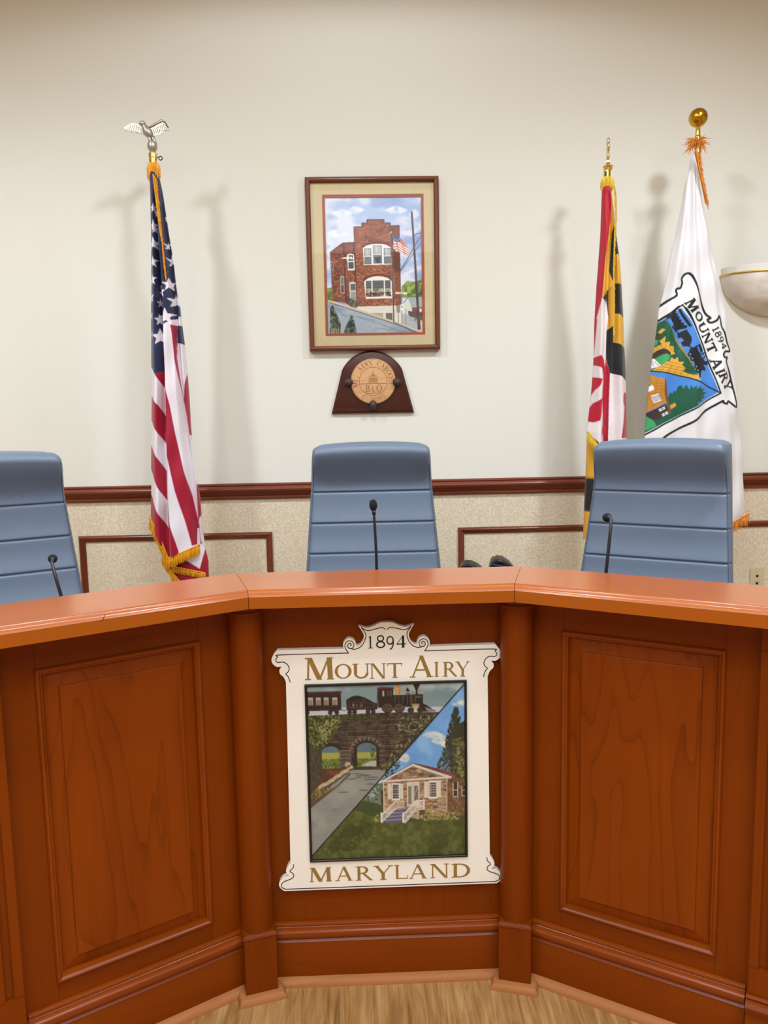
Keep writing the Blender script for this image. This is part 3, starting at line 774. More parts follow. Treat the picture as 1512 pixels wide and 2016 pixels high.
def smooth(pts, k=5, closed=False):
    P = [Vector((p[0], p[1], 0)) for p in pts]; out = []; n = len(P)
    for i in range(n if closed else n - 1):
        g_ = (lambda j: P[j % n]) if closed else (lambda j: P[max(0, min(n - 1, j))])
        p0, p1, p2, p3 = g_(i - 1), g_(i), g_(i + 1), g_(i + 2)
        for q in range(k):
            t = q / k; v = .5 * ((2 * p1) + (p2 - p0) * t + (2 * p0 - 5 * p1 + 4 * p2 - p3) * t * t + (3 * p1 - p0 - 3 * p2 + p3) * t ** 3); out.append((v.x, v.y))
    if not closed: out.append((P[-1].x, P[-1].y))
    return out
half = []
half += smooth([up(*p) for p in [(752, 47), (715, 52), (675, 72), (640, 82), (612, 77), (583, 68)]])
half += smooth([up(*p) for p in [(583, 68), (603, 98), (618, 130), (612, 162), (592, 188), (572, 192), (566, 172), (548, 152), (520, 147), (497, 165), (489, 188), (495, 212)]])
half += [up(80, 221)]
half += smooth([up(*p) for p in [(80, 221), (58, 248), (45, 282), (55, 308), (80, 325), (108, 324), (95, 342), (98, 368), (120, 388), (135, 420)]])
half += smooth([dn(*p) for p in [(163, 752), (148, 772), (136, 798), (140, 822), (155, 836), (120, 845), (97, 868), (92, 890), (101, 910), (125, 928)]])
out = [p for i, p in enumerate(half) if i == 0 or math.hypot(p[0] - half[i - 1][0], p[1] - half[i - 1][1]) > 1e-4]
# mirror about the axis, levelling the top and bottom runs
def lev(p): return p
mir = [(2 * SCX - x, z) for x, z in out[::-1]]
if abs(out[0][0] - SCX) < .004: mir = mir[:-1]
outline = out + mir
FSG = FY - .020
sign = thing('town_sign', 'cream scroll-edged town sign with painted train and stone house on the desk front', 'sign', (SCX, FY, .62))
def rel(pts): return [(x - SCX, z - .62) for x, z in pts]
m = MB(); m.prism(rel(outline), 'y', -.0005, -.020)
board = m.build('board', M['cream'], sign, bevel=.0018, seg=2, angle=35)
def ribbon(mb, pts, w, y):
    pts = [Vector(p) for p in pts]; n = len(pts); vs = []
    for i, p in enumerate(pts):
        t = (pts[min(i + 1, n - 1)] - pts[max(i - 1, 0)]).normalized(); nn = Vector((-t.y, t.x)) * w / 2
        vs += [(p.x + nn.x, y, p.y + nn.y), (p.x - nn.x, y, p.y - nn.y), (p.x + nn.x, y + .0006, p.y + nn.y), (p.x - nn.x, y + .0006, p.y - nn.y)]
    fs = []
    for i in range(n - 1):
        a, b = 4 * i, 4 * i + 4
        fs += [(a, a + 1, b + 1, b), (a + 1, a + 3, b + 3, b + 1), (a + 2, a, b, b + 2)]
    mb.add(vs, fs)
m = MB(); yl = -.0207
pa = smooth([up(*p) for p in [(533, 194), (541, 187), (534, 178), (523, 182), (518, 194), (524, 206), (538, 211), (552, 203), (557, 187), (549, 170), (530, 162), (511, 169), (501, 190), (506, 214), (525, 238)]], 4)
pa2 = smooth([up(*p) for p in [(525, 238), (110, 249), (84, 262), (72, 283), (86, 297), (115, 294), (140, 305), (155, 330), (150, 353), (135, 368), (150, 386), (162, 420)]], 5)
pb = smooth([up(*p) for p in [(525, 206), (560, 215), (597, 200), (620, 170), (631, 130), (621, 104), (601, 78)]], 4); pb2 = smooth([up(*p) for p in [(601, 78), (640, 99), (690, 89), (732, 80), (752, 92)]], 4)
pc = smooth([dn(*p) for p in [(182, 760), (180, 782), (160, 804), (180, 818), (182, 838), (165, 852), (125, 868), (108, 886), (112, 905), (135, 915)]], 4)
for run in (pa + pa2[1:], pb + pb2[1:], pc):
    for mm in (1, -1):
        m = MB(); ribbon(m, [(p[0] * mm, p[1]) for p in rel(run)], .0021, yl); m.build('border_line', M['ink'], board)
e = rel([pc[-1]])[0]; m = MB(); ribbon(m, [(e[0], e[1]), (-e[0], e[1])], .0021, yl); m.build('border_line', M['ink'], board)


def letters(root, name, mat, items, mp, y, thick=.0008, k=1.0):
    """items: (char, x0, x1, ytop, ybot[, lean]); one mesh per letter"""
    for it in items:
        ch, x0, x1, yt, yb = it[:5]; cx, cy = (x0 + x1) / 2, (yt + yb) / 2
        c = rel([mp(cx, cy)])[0]; l, r_ = mp(x0, cy), mp(x1, cy); t, b = mp(cx, yt), mp(cx, yb)
        w = math.hypot(r_[0] - l[0], r_[1] - l[1]); h = abs(t[1] - b[1])
        mb = MB()
        for i, gpoly in enumerate(glyph(ch, k)):
            mb.prism([(c[0] + (px - .5) * w, c[1] + (py - .5) * h) for px, py in gpoly], 'y', y, y - thick - .00002 * (i % 7))
        mb.build(name, mat, root)
yt = -.0201
letters(board, 'gold_letter', M['gold'], [('M', 252, 432, 267, 403), ('O', 438, 542, 307, 395), ('U', 548, 658, 304, 394), ('N', 656, 756, 302, 396), ('T', 764, 856, 300, 391),
    ('A', 906, 1042, 254, 388), ('I', 1056, 1082, 294, 384), ('R', 1108, 1192, 293, 383), ('Y', 1188, 1274, 291, 383)], up, yt)
letters(board, 'black_numeral', M['ink'], [('1', 638, 676, 133, 209), ('8', 692, 752, 128, 206), ('9', 757, 808, 133, 216), ('4', 820, 878, 130, 204)], up, yt, k=1.4)
letters(board, 'gold_letter', M['gold'], [('M', 280, 418, 781, 867), ('A', 444, 546, 776, 862), ('R', 568, 668, 773, 860), ('Y', 680, 796, 769, 856), ('L', 806, 892, 765, 850),
    ('A', 900, 1006, 762, 848), ('N', 1030, 1146, 758, 844), ('D', 1162, 1280, 756, 840)], dn, yt)

# ---- the painted panel of the sign
cv = Canvas(602, 1340, 922, 1694, 2.0)
def za(): cv.view(590, 1340, .11243)
def zb_(): cv.view(750, 1340, .11905)
def zc(): cv.view(590, 1510, .11243)
def zd(): cv.view(730, 1480, .13228)
f1 = cv.fbm(150, 60, 3); f2 = cv.fbm(60, 60, 4); f3 = cv.fbm(18, 18, 9); f4 = cv.fbm(26, 8, 11)
ALL = [(595, 1335), (925, 1335), (925, 1700), (595, 1700)]
cv.view(); cv.rect(595, 1335, 925, 1700, (128, 148, 150))
cv.wash(ALL, (168, 184, 184), f1, .4, .65); cv.wash(ALL, (112, 138, 148), f2, .52, .75, .6)
cv.rect(595, 1390, 925, 1408, (186, 192, 194))
# stone viaduct
za(); wallp = [(100, 585), (1500, 540), (2700, 540), (2700, 2000), (100, 2000)]
cv.poly(wallp, (62, 53, 44)); cv.wash(wallp, (88, 74, 60), f4, .4, .65); cv.wash(wallp, (44, 38, 33), f3, .5, .7, .8)
for rw, yy in enumerate((680, 765, 860, 950, 1040, 1130, 1220, 1300)):
    x = 600 + (rw % 2) * 70
    while x < 2400:
        L = 130 + cv.rs.rand() * 110
        y2 = yy - (x - 1000) * .022
        cv.line([(x, y2 + 4), (x + 14, y2 - 8), (x + L * .9, y2 - 10)], 9, (130, 114, 96), .75); cv.line([(x, y2 + 62), (x, y2)], 7, (112, 96, 80), .5)
        cv.line([(x + L, y2), (x + L, y2 + 78)], 9, (38, 32, 28), .8); cv.line([(x, y2 + 72), (x + L, y2 + 70)], 9, (40, 34, 29), .8); x += L + 12
cv.dabs([(110, 575), (1400, 545), (1400, 680), (110, 700)], 300, [(60, 66, 36), (84, 88, 52), (44, 46, 28)], 20, 9)
# arches
def arch(x0, x1, top_, bot, mid):
    r = (x1 - x0) / 2; cx = (x0 + x1) / 2
    return [(x0, bot)] + [(cx - r * cos(a), top_ + r * .62 - r * .62 * sin(a)) for a in [pi * k / 12 for k in range(13)]] + [(x1, bot)]
for (x0, x1, tp, bt) in ((380, 692, 1112, 1500), (1000, 1338, 1058, 1475)):
    P = arch(x0, x1, tp, bt, 0); cv.poly(arch(x0 - 55, x1 + 55, tp - 60, bt, 0), (50, 40, 36)); cv.poly(P, (92, 112, 124))
    cv.setclip(P); cv.rect(x0, 1225, x1, 1360, (160, 158, 74)); cv.rect(x0, 1335, x1, 1520, (112, 122, 62))
    cv.dabs([(x0, 1320), (x1, 1320), (x1, 1500), (x0, 1500)], 120, [(70, 92, 44), (140, 146, 84), (52, 66, 36)], 22, 7, (1.2, 1.9)); cv.setclip()
cv.poly([(1060, 1460), (1200, 1390), (1338, 1365), (1338, 1475)], (176, 174, 162)); cv.dabs([(1220, 1080), (1338, 1080), (1338, 1330), (1240, 1300)], 50, [(60, 76, 50), (86, 100, 70)], 18, 8)
# voussoirs and quoins
for k in range(11):
    a = pi * (k + .5) / 11; cx, cy = 1168, 1215
    p = (cx - 275 * cos(a), cy - 235 * sin(a)); cv.ell(p[0], p[1], 44, 30, (116, 100, 88), .95, a - pi / 2); cv.ell(p[0] + 6, p[1] + 8, 36, 22, (72, 60, 52), .9, a - pi / 2)
    cv.line([(cx - 235 * cos(a - .13), cy - 195 * sin(a - .13)), (cx - 310 * cos(a - .13), cy - 270 * sin(a - .13))], 9, (174, 160, 144), .8)
for k in range(6):
    y = 1185 + k * 64
    for (x0, x1) in ((700, 850), (855, 905)):
        cv.rect(x0, y, x1, y + 54, (84, 70, 64)); cv.line([(x0 + 4, y + 44), (x0 + 6, y + 5), (x1 - 4, y + 3)], 9, (158, 144, 130), .85)
for k in range(5):
    y = 1120 + k * 80; cv.rect(1392, y, 1490, y + 66, (76, 60, 52)); cv.line([(1395, y + 4), (1490, y + 2)], 9, (150, 134, 118), .85)
# ground, wall and tree at the left
zc(); cv.poly([(100, 0), (1000, -30), (720, 130), (150, 660), (100, 660)], (84, 58, 40)); cv.wash([(100, 0), (1000, -30), (720, 130), (150, 660), (100, 660)], (120, 72, 46), f3, .45, .7)
cv.poly([(150, 600), (880, 20), (1400, 20), (1500, 60), (2400, -100), (2400, 1700), (150, 1700)], (140, 142, 134))
road = [(150, 690), (890, 50), (1500, 35), (1500, 1600), (150, 1600)]
cv.poly(road, (140, 141, 133)); cv.wash(road, (120, 124, 126), f1, .45, .65, .8); cv.wash(road, (156, 156, 144), f2, .5, .75, .7)
for (x, y, l) in ((910, 85, 200), (960, 120, 260), (1050, 110, 200), (800, 175, 190), (1100, 190, 280), (1150, 270, 180), (1020, 375, 200), (650, 405, 210), (1100, 150, 300), (960, 150, 120)):
    cv.ell(x + l / 2, y, l / 2, 11, (84, 82, 86), .7)
cv.poly([(150, 600), (330, 480), (640, 285), (870, 60), (890, 90), (660, 300), (160, 690)], (92, 76, 62))
cv.dabs([(155, 340), (420, 300), (560, 320), (330, 490), (155, 610)], 260, [(112, 96, 52), (150, 132, 74), (76, 66, 38)], 30, 8, (1.2, 1.9))
for (x, y, w) in ((400, 285, 110), (560, 200, 120), (660, 130, 110), (770, 55, 90), (870, -20, 60), (830, -80, 50)):
    cv.ell(x, y, w, 44, (176, 160, 128), 1, -.45); cv.ell(x + 20, y + 34, w * .8, 20, (96, 80, 62), .9, -.45); cv.ell(x + 30, y - 12, w * .5, 16, (196, 184, 156), .8, -.4)
za(); cv.poly([(130, 1000), (260, 1020), (380, 1160), (385, 1640), (110, 2080)], (74, 66, 54)); cv.dabs([(130, 1000), (380, 1040), (385, 1640), (130, 1900)], 120, [(96, 86, 72), (54, 48, 40)], 34, 6, (1.4, 1.75))
fol = [(110, 580), (700, 570), (740, 740), (560, 900), (500, 1040), (390, 1160), (110, 1120)]
cv.poly(fol, (58, 60, 34)); cv.dabs(fol, 520, [(84, 88, 44), (124, 128, 68), (152, 152, 94), (48, 50, 28)], 24, 10)
cv.dabs([(300, 700), (700, 640), (560, 900), (420, 1060)], 160, [(172, 170, 112), (140, 142, 84)], 22, 7)
zb_(); cv.dabs([(250, 560), (960, 525), (640, 830), (420, 1120), (120, 1250), (300, 900)], 330, [(92, 96, 66), (128, 130, 96), (56, 58, 40), (150, 148, 116)], 30, 11)
cv.dabs([(0, 1380), (230, 1200), (330, 1300), (60, 1500)], 130, [(66, 64, 44), (110, 118, 56), (140, 144, 78)], 26, 10, (.8, 1.6))
# train
za(); DK = (50, 38, 36)
cv.poly([(110, 185), (730, 172), (735, 490), (110, 500)], DK); cv.poly([(100, 170), (745, 160), (748, 188), (100, 205)], (86, 44, 46))
for x in (155, 292, 430, 577):
    cv.rect(x, 268, x + 88, 402, (178, 166, 150)); cv.rect(x + 8, 310, x + 78, 400, (140, 122, 110)); cv.rect(x, 412, x + 90, 420, (128, 110, 84), .7); cv.rect(x + 16, 436, x + 72, 460, (30, 24, 24)); cv.rect(x, 468, x + 90, 473, (112, 96, 74), .8)
cv.line([(735, 480), (790, 498), (825, 480)], 10, DK)
cv.poly([(822, 310), (860, 290), (1290, 370), (1358, 370), (1362, 480), (828, 486)], DK); cv.poly([(850, 300), (920, 255), (1010, 238), (1130, 268), (1230, 320), (1310, 368), (1290, 385), (1130, 335), (860, 330)], (38, 32, 32))
cv.dabs([(880, 290), (1010, 240), (1130, 270), (1270, 350), (1100, 330)], 60, [(70, 62, 62), (24, 20, 20)], 14, 10)
cv.line([(875, 350), (875, 450), (1312, 448), (1312, 395), (1130, 350), (875, 350)], 6, (124, 100, 78), .8)
for ch, x in (('B', 950), ('&', 1014), ('O', 1082)): cv.text(ch, x, 404, 42 if ch != '&' else 30, 56 if ch != '&' else 40, 0, (190, 184, 160))
for x in (140, 540, 655, 880, 965, 1200, 1292):
    cv.ell(x, 528, 40, 40, (34, 28, 28)); cv.ell(x, 528, 24, 24, (84, 70, 62)); cv.ell(x, 528, 14, 14, (36, 28, 28))
cv.rect(510, 490, 690, 510, DK); cv.rect(845, 482, 1010, 500, DK); cv.rect(1160, 478, 1330, 496, DK)
zb_(); cv.poly([(-50, 110), (210, 100), (215, 420), (-40, 430)], DK); cv.poly([(-60, 105), (5, 92), (215, 98), (222, 122), (-60, 130)], (98, 46, 50))
cv.rect(30, 150, 62, 245, (148, 134, 124)); cv.rect(36, 155, 50, 240, (200, 190, 178)); cv.rect(110, 150, 190, 235, (96, 74, 66)); cv.rect(130, 160, 160, 225, (60, 46, 44)); cv.line([(-55, 180), (-55, 440)], 10, DK)
cv.poly([(205, 225), (700, 215), (700, 368), (205, 375)], (44, 36, 34)); cv.rect(205, 300, 520, 420, (40, 34, 32))
for x in (240, 295, 370, 440, 495, 515, 570): cv.line([(x, 225), (x + 2, 385)], 8, (150, 124, 84), .75)
cv.poly([(255, 215), (250, 115), (270, 100), (280, 60), (292, 48), (306, 60), (318, 100), (335, 115), (330, 210)], (190, 128, 52)); cv.poly([(266, 200), (266, 120), (290, 115), (290, 205)], (222, 170, 92), .8); cv.line([(250, 115), (336, 113)], 8, (226, 190, 120)); 
cv.poly([(425, 210), (425, 140), (440, 105), (452, 100), (468, 140), (480, 145), (478, 212)], (46, 38, 36)); cv.rect(420, 172, 484, 188, (206, 184, 150))
cv.poly([(575, 218), (585, 160), (540, 62), (560, 46), (630, 44), (655, 58), (610, 160), (616, 216)], (44, 36, 34)); cv.poly([(600, 190), (622, 70), (645, 62), (612, 160)], (96, 84, 76), .7)
cv.poly([(520, 212), (524, 175), (536, 175), (544, 212)], (170, 120, 60)); cv.rect(655, 165, 700, 205, (200, 168, 120)); cv.line([(655, 145), (668, 200)], 8, (130, 96, 60))
cv.rect(580, 240, 680, 275, (78, 86, 90)); cv.rect(515, 388, 640, 440, (168, 128, 66)); cv.rect(540, 402, 630, 432, (206, 170, 100)); cv.rect(640, 370, 700, 470, DK)
for (x, r_) in ((116, 100), (306, 96)):
    cv.ell(x, 430, r_, 84, (36, 30, 28)); cv.ell(x, 430, r_ * .8, 66, (118, 104, 94)); cv.ell(x, 430, r_ * .7, 58, (52, 42, 40))
    for k in range(8): cv.line([(x, 430), (x + r_ * .78 * cos(k * pi / 4 + .2), 430 + 64 * sin(k * pi / 4 + .2))], 9, (128, 110, 98), .9)
    cv.ell(x, 430, 18, 16, (40, 32, 30))
cv.line([(100, 440), (330, 440), (420, 400)], 10, (110, 96, 86))
for x in (498, 655): cv.ell(x, 472, 54, 44, (38, 32, 30)); cv.ell(x, 472, 34, 27, (86, 74, 66)); cv.ell(x, 472, 20, 15, (40, 32, 30))
cv.poly([(700, 365), (770, 400), (920, 495), (700, 500)], (46, 38, 36))
for k in range(4): cv.poly([(735 + k * 36, 425 + k * 6), (752 + k * 36, 430 + k * 8), (800 + k * 30, 488), (772 + k * 30, 488)], (176, 178, 178), .9)
# lower right half: house, sky, lawn
cv.view(); tri = [(918, 1344), (930, 1330), (930, 1700), (600, 1700), (611, 1684)]
cv.setclip(tri)
cv.rect(600, 1330, 930, 1700, (108, 160, 214)); cv.wash(ALL, (136, 182, 224), f2, .45, .7, .8); cv.wash(ALL, (92, 142, 204), f1, .5, .7, .6)
zb_()
CL = [(212, 214, 200), (196, 204, 200), (226, 224, 208)]
for (x, y, rx, ry, n) in ((860, 890, 190, 60, 60), (980, 990, 150, 60, 50), (1050, 1000, 90, 110, 40), (380, 1260, 110, 80, 60), (1350, 370, 90, 46, 40), (1220, 385, 60, 14, 14)):
    cv.dabs([(x - rx, y), (x - rx * .5, y - ry), (x + rx * .4, y - ry), (x + rx, y), (x + rx * .5, y + ry), (x - rx * .4, y + ry * .7)], n, CL, 46, 20, (-.4, .4), .5)
zb_(); cv.soften(200, 20, 1420, 1400, 3)
def tree(top_, bot, x, w, n, cols):
    zb_()
    for k in range(n):
        t = (k + 1) / n; y = top_ + (bot - top_) * t; s_ = w * t ** .8
        for sgn in (-1, 1):
            for q in range(3):
                u = cv.rs.rand() * s_; cv.ell(x + sgn * u, y - 12 + 22 * u / w, 34, 9, np.array(cols[cv.rs.randint(len(cols))]) * (.8 + .3 * cv.rs.rand()), .95, sgn * -1.0)
    cv.poly([(x, top_), (x + w * .22, (top_ + bot) / 2), (x + w * .6, bot), (x - w * .6, bot), (x - w * .22, (top_ + bot) / 2)], cols[0], .85)
tree(450, 1300, 1245, 250, 60, [(54, 56, 44), (66, 66, 52), (44, 46, 38)])
cv.poly([(1130, 900), (1400, 640), (1420, 1700), (1150, 1700)], (56, 56, 42)); cv.dabs([(1180, 960), (1400, 900), (1400, 1700), (1200, 1600)], 260, [(108, 110, 66), (140, 140, 90), (66, 64, 44), (86, 86, 54)], 34, 17)
cv.dabs([(920, 1380), (1100, 1050), (1240, 1050), (1240, 1512), (960, 1500)], 260, [(56, 60, 48), (74, 78, 62), (44, 46, 40), (90, 96, 78)], 34, 9, (1.9, 2.6))
zd(); cv.dabs([(270, 220), (420, 120), (440, 180), (330, 330), (160, 400)], 120, [(52, 54, 44), (70, 72, 52), (40, 40, 34)], 22, 10)
cv.poly([(0, 540), (180, 400), (180, 1000), (-300, 1000), (-300, 700)], (98, 112, 88)); cv.poly([(0, 540), (120, 440), (110, 600), (-40, 700)], (160, 170, 176))
cv.dabs([(-120, 720), (60, 440), (180, 470), (180, 1000), (-200, 1000)], 330, [(84, 100, 82), (112, 130, 108), (60, 72, 54), (140, 150, 130)], 20, 12)
cv.poly([(140, 560), (180, 540), (180, 900), (150, 900)], (66, 58, 46))
cv.poly([(-300, 800), (-100, 700), (160, 780), (700, 860), (1450, 820), (1450, 1100), (-300, 1100)], (66, 78, 48))
lawn = [(-1200, 1050), (-260, 830), (100, 990), (400, 1040), (1450, 1000), (1450, 1700), (-1200, 1700)]
cv.poly(lawn, (78, 84, 42)); cv.wash(lawn, (98, 106, 56), f3, .42, .7); cv.wash(lawn, (58, 66, 32), f2, .5, .7, .8); cv.dabs(lawn, 900, [(96, 106, 54), (120, 130, 80), (70, 78, 38), (60, 62, 32)], 12, 9, (0, pi), .35)
cv.dabs([(-900, 1500), (-300, 1200), (100, 1250), (300, 1500)], 120, [(142, 150, 104), (120, 130, 76)], 12, 7, (0, pi), .5)
# house
ST = (166, 142, 112)
cv.poly([(170, 430), (1140, 390), (1140, 930), (700, 1000), (190, 900)], ST); cv.dabs([(175, 430), (1138, 395), (1138, 930), (700, 980), (190, 890)], 520, [(120, 88, 66), (188, 166, 136), (150, 112, 78), (196, 180, 154), (104, 80, 64), (172, 120, 78)], 38, 9, (-.2, .2), .9)
cv.poly([(1140, 395), (1410, 440), (1410, 960), (1140, 940)], (116, 84, 62)); cv.dabs([(1140, 400), (1405, 445), (1405, 950), (1140, 940)], 220, [(90, 62, 46), (146, 116, 90), (128, 90, 62), (104, 76, 56)], 22, 9, (.6, 1.8), .9)
cv.poly([(620, 160), (760, 180), (1010, 240), (1330, 425), (1190, 400)], (112, 62, 56)); cv.poly([(1000, 235), (1210, 300), (1335, 430), (1190, 385)], (124, 78, 62))
cv.poly([(160, 420), (620, 195), (1090, 365), (1090, 392)], (150, 124, 98)); cv.dabs([(230, 395), (620, 205), (1030, 362)], 160, [(112, 84, 66), (180, 156, 126), (136, 102, 76), (90, 70, 58)], 40, 9, (-.15, .15), .9)
W_ = (214, 204, 188)
cv.line([(125, 432), (620, 178), (1195, 375)], 34, W_); cv.line([(130, 418), (620, 160), (760, 180)], 8, (90, 76, 70)); cv.line([(125, 424), (600, 400), (1195, 372)], 26, W_); cv.line([(170, 440), (1140, 402)], 8, (110, 96, 82))
cv.line([(183, 440), (186, 880)], 14, W_); cv.line([(1138, 400), (1132, 930)], 12, (196, 186, 166))
cv.rect(246, 455, 295, 690, W_); cv.rect(430, 458, 476, 690, W_); cv.rect(302, 450, 428, 712, (226, 218, 204))
for i in range(4):
    for j in range(6): cv.rect(322 + i * 23, 472 + j * 36, 340 + i * 23, 502 + j * 36, (58, 54, 62))
cv.rect(795, 430, 848, 680, W_); cv.rect(986, 425, 1044, 672, W_); cv.rect(855, 420, 990, 690, (226, 218, 204))
for i in range(5):
    for j in range(6): cv.rect(874 + i * 21, 448 + j * 37, 890 + i * 21, 478 + j * 37, (56, 52, 60))
cv.rect(532, 432, 722, 800, (206, 196, 176)); cv.rect(552, 498, 600, 770, (128, 122, 110)); cv.rect(642, 490, 704, 720, (116, 112, 106)); cv.line([(650, 640), (698, 500)], 8, (180, 178, 170)); cv.line([(650, 700), (700, 560)], 8, (90, 86, 84)); cv.line([(622, 440), (622, 780)], 6, (150, 138, 118))
cv.rect(1224, 450, 1302, 672, (70, 50, 46)); cv.line([(1228, 455), (1232, 670), (1298, 668), (1300, 450)], 12, W_); cv.line([(1228, 570), (1300, 568)], 12, W_); cv.rect(1360, 500, 1408, 660, (70, 52, 48)); cv.line([(1362, 505), (1362, 658), (1408, 656)], 10, W_); cv.line([(1362, 575), (1408, 572)], 9, W_)
cv.poly([(340, 840), (540, 820), (460, 1040), (150, 1050)], (108, 104, 128))
for k in range(8): cv.line([(160 + k * 30, 1035 - k * 27), (462 + k * 8, 1022 - k * 27)], 11, (160, 158, 176) if k % 2 else (82, 76, 100), .9)
def rail_(x0, y0, x1, y1, h, n, c):
    cv.line([(x0, y0 - h), (x1, y1 - h)], 18, c); cv.line([(x0, y0), (x1, y1)], 18, c)
    for k in range(n + 1): t = k / n; cv.line([(x0 + (x1 - x0) * t, y0 - h + (y1 - y0) * t), (x0 + (x1 - x0) * t, y0 + (y1 - y0) * t)], 9, c)
WR = (222, 212, 202)
rail_(160, 1020, 370, 830, 110, 11, WR); rail_(370, 820, 490, 810, 86, 6, (200, 186, 164)); cv.rect(134, 890, 166, 1045, WR)
cv.poly([(470, 1050), (690, 830), (690, 860), (530, 1055)], (60, 60, 78)); rail_(490, 1030, 685, 820, 112, 10, WR); rail_(690, 820, 795, 812, 96, 6, WR); cv.rect(460, 900, 490, 1050, WR); cv.rect(776, 700, 800, 850, WR); cv.line([(500, 1052), (690, 850), (790, 845)], 18, WR)
cv.rect(672, 868, 718, 1000, (176, 160, 130)); cv.rect(718, 860, 800, 1000, (92, 76, 58))
cv.dabs([(720, 950), (900, 880), (1000, 920), (1340, 900), (1330, 1010), (900, 1030), (740, 1020)], 260, [(120, 118, 62), (164, 158, 90), (92, 92, 48), (186, 178, 116), (130, 100, 66)], 17, 13)
cv.dabs([(10, 990), (100, 900), (120, 1010), (60, 1050)], 50, [(176, 170, 70), (120, 130, 60)], 14, 10)
cv.setclip(); cv.view()
cv.line([(925, 1336), (602, 1692)], 2.4, (30, 30, 34))
# metric rectangle of the panel
tl, tr, bl, br = SIGN(602.5, 1345.5), SIGN(918.5, 1339.5), SIGN(607.5, 1693), SIGN(920.5, 1688)
px0, px1, pz0, pz1 = (tl[0] + bl[0]) / 2 - SCX, (tr[0] + br[0]) / 2 - SCX, (bl[1] + br[1]) / 2 - .62, (tl[1] + tr[1]) / 2 - .62
fw = .0062
m = MB(); m.ring(px0, pz0, px1, pz1, [(0, -.0201), (0, -.0255), (.0015, -.027), (fw - .0015, -.027), (fw, -.0255), (fw, -.0201)]); m.build('panel_frame', M['black'], board, angle=40)
def flat_print(name, canvas, corners, rect, y, nx_, ny_, mat, parent):
    """corners: the design's four corners in image coordinates (tl, tr, br, bl); rect: x0, x1, z0, z1 in metres"""
    u, v = np.meshgrid(np.linspace(0, 1, nx_), np.linspace(0, 1, ny_))
    c = [np.array(k, float) for k in corners]
    D = (c[0] * ((1 - u) * (1 - v))[..., None] + c[1] * (u * (1 - v))[..., None] + c[2] * (u * v)[..., None] + c[3] * ((1 - u) * v)[..., None])
    P = np.stack([rect[0] + u * (rect[1] - rect[0]), np.full_like(u, y), rect[3] + v * (rect[2] - rect[3])], -1)
    return grid_obj(name, P, canvas.sample(D[..., 0], D[..., 1]), mat, parent)
flat_print('painted_panel', cv, ((606, 1349), (915, 1343), (917, 1685), (611, 1689)), (px0 + fw, px1 - fw, pz0 + fw, pz1 - fw), -.0212, 320, 350, M['panelprint'], board)

# ================================================================== framed picture
pic = thing('framed_picture', 'framed painting of a brick building with a flag, hung above the wooden plaque', 'picture', (.037, WALLY, 2.244))
PW, PH, fwd = .306, .390, .0225
for k, (a, b) in enumerate((((-PW, PH), (PW, PH)), ((PW, PH), (PW, -PH)), ((PW, -PH), (-PW, -PH)), ((-PW, -PH), (-PW, PH)))):
    fp = [(0, 0), (0, -.030), (.003, -.034), (.008, -.036), (.015, -.035), (.020, -.031), (.0225, -.026), (.0225, 0)]
    sx = lambda p, d: (p[0] - math.copysign(d, p[0]), p[1] - math.copysign(d, p[1]))
    vs = []
    for d, y in fp:
        for p in (a, b): q = sx(p, d); vs.append((q[0], y, q[1]))
    n = len(fp); fs = [(2 * i, 2 * i + 1, 2 * i + 3, 2 * i + 2) for i in range(n - 1)] + [tuple(range(0, 2 * n, 2)), tuple(range(2 * n - 1, 0, -2))]
    m = MB(); m.add(vs, fs); m.build('frame_side', M['frame'] if k % 2 == 0 else M['framev'], pic, angle=45)
ax0, ax1, az0, az1 = -.218, .225, -.309, .303
def frame_sheet(name, mat, o, i, y0, y1):
    m = MB(); vs = []
    for (x0, x1, z0, z1) in (o, i):
        for y in (y0, y1): vs += [(x0, y, z0), (x1, y, z0), (x1, y, z1), (x0, y, z1)]
    fs = []
    for k in range(4):
        l = (k + 1) % 4; fs += [(4 + k, 4 + l, 12 + l, 12 + k), (12 + k, 12 + l, 8 + l, 8 + k), (k, l, 4 + l, 4 + k), (k, l, 8 + l, 8 + k)]
    m.add(vs, fs); return m.build(name, mat, pic)
bm = .0135
frame_sheet('outer_mat', M['mat'], (-PW + .01, PW - .01, -PH + .01, PH - .01), (ax0 - bm, ax1 + bm, az0 - bm, az1 + bm), -.010, -.016)
frame_sheet('mat_bevel', M['edge'], (ax0 - bm, ax1 + bm, az0 - bm, az1 + bm), (ax0 - bm + .0022, ax1 + bm - .0022, az0 - bm + .0022, az1 + bm - .0022), -.010, -.0152)
frame_sheet('inner_mat', M['mat2'], (ax0 - bm + .0022, ax1 + bm - .0022, az0 - bm + .0022, az1 + bm - .0022), (ax0, ax1, az0, az1), -.008, -.0128)
bx('backing', M['mat'], pic, -PW + .01, PW - .01, -.008, -.002, -PH + .01, PH - .01, 0)
bx('glass', M['glass'], pic, -PW + .018, PW - .018, -.0215, -.0205, -PH + .018, PH - .018, 0)

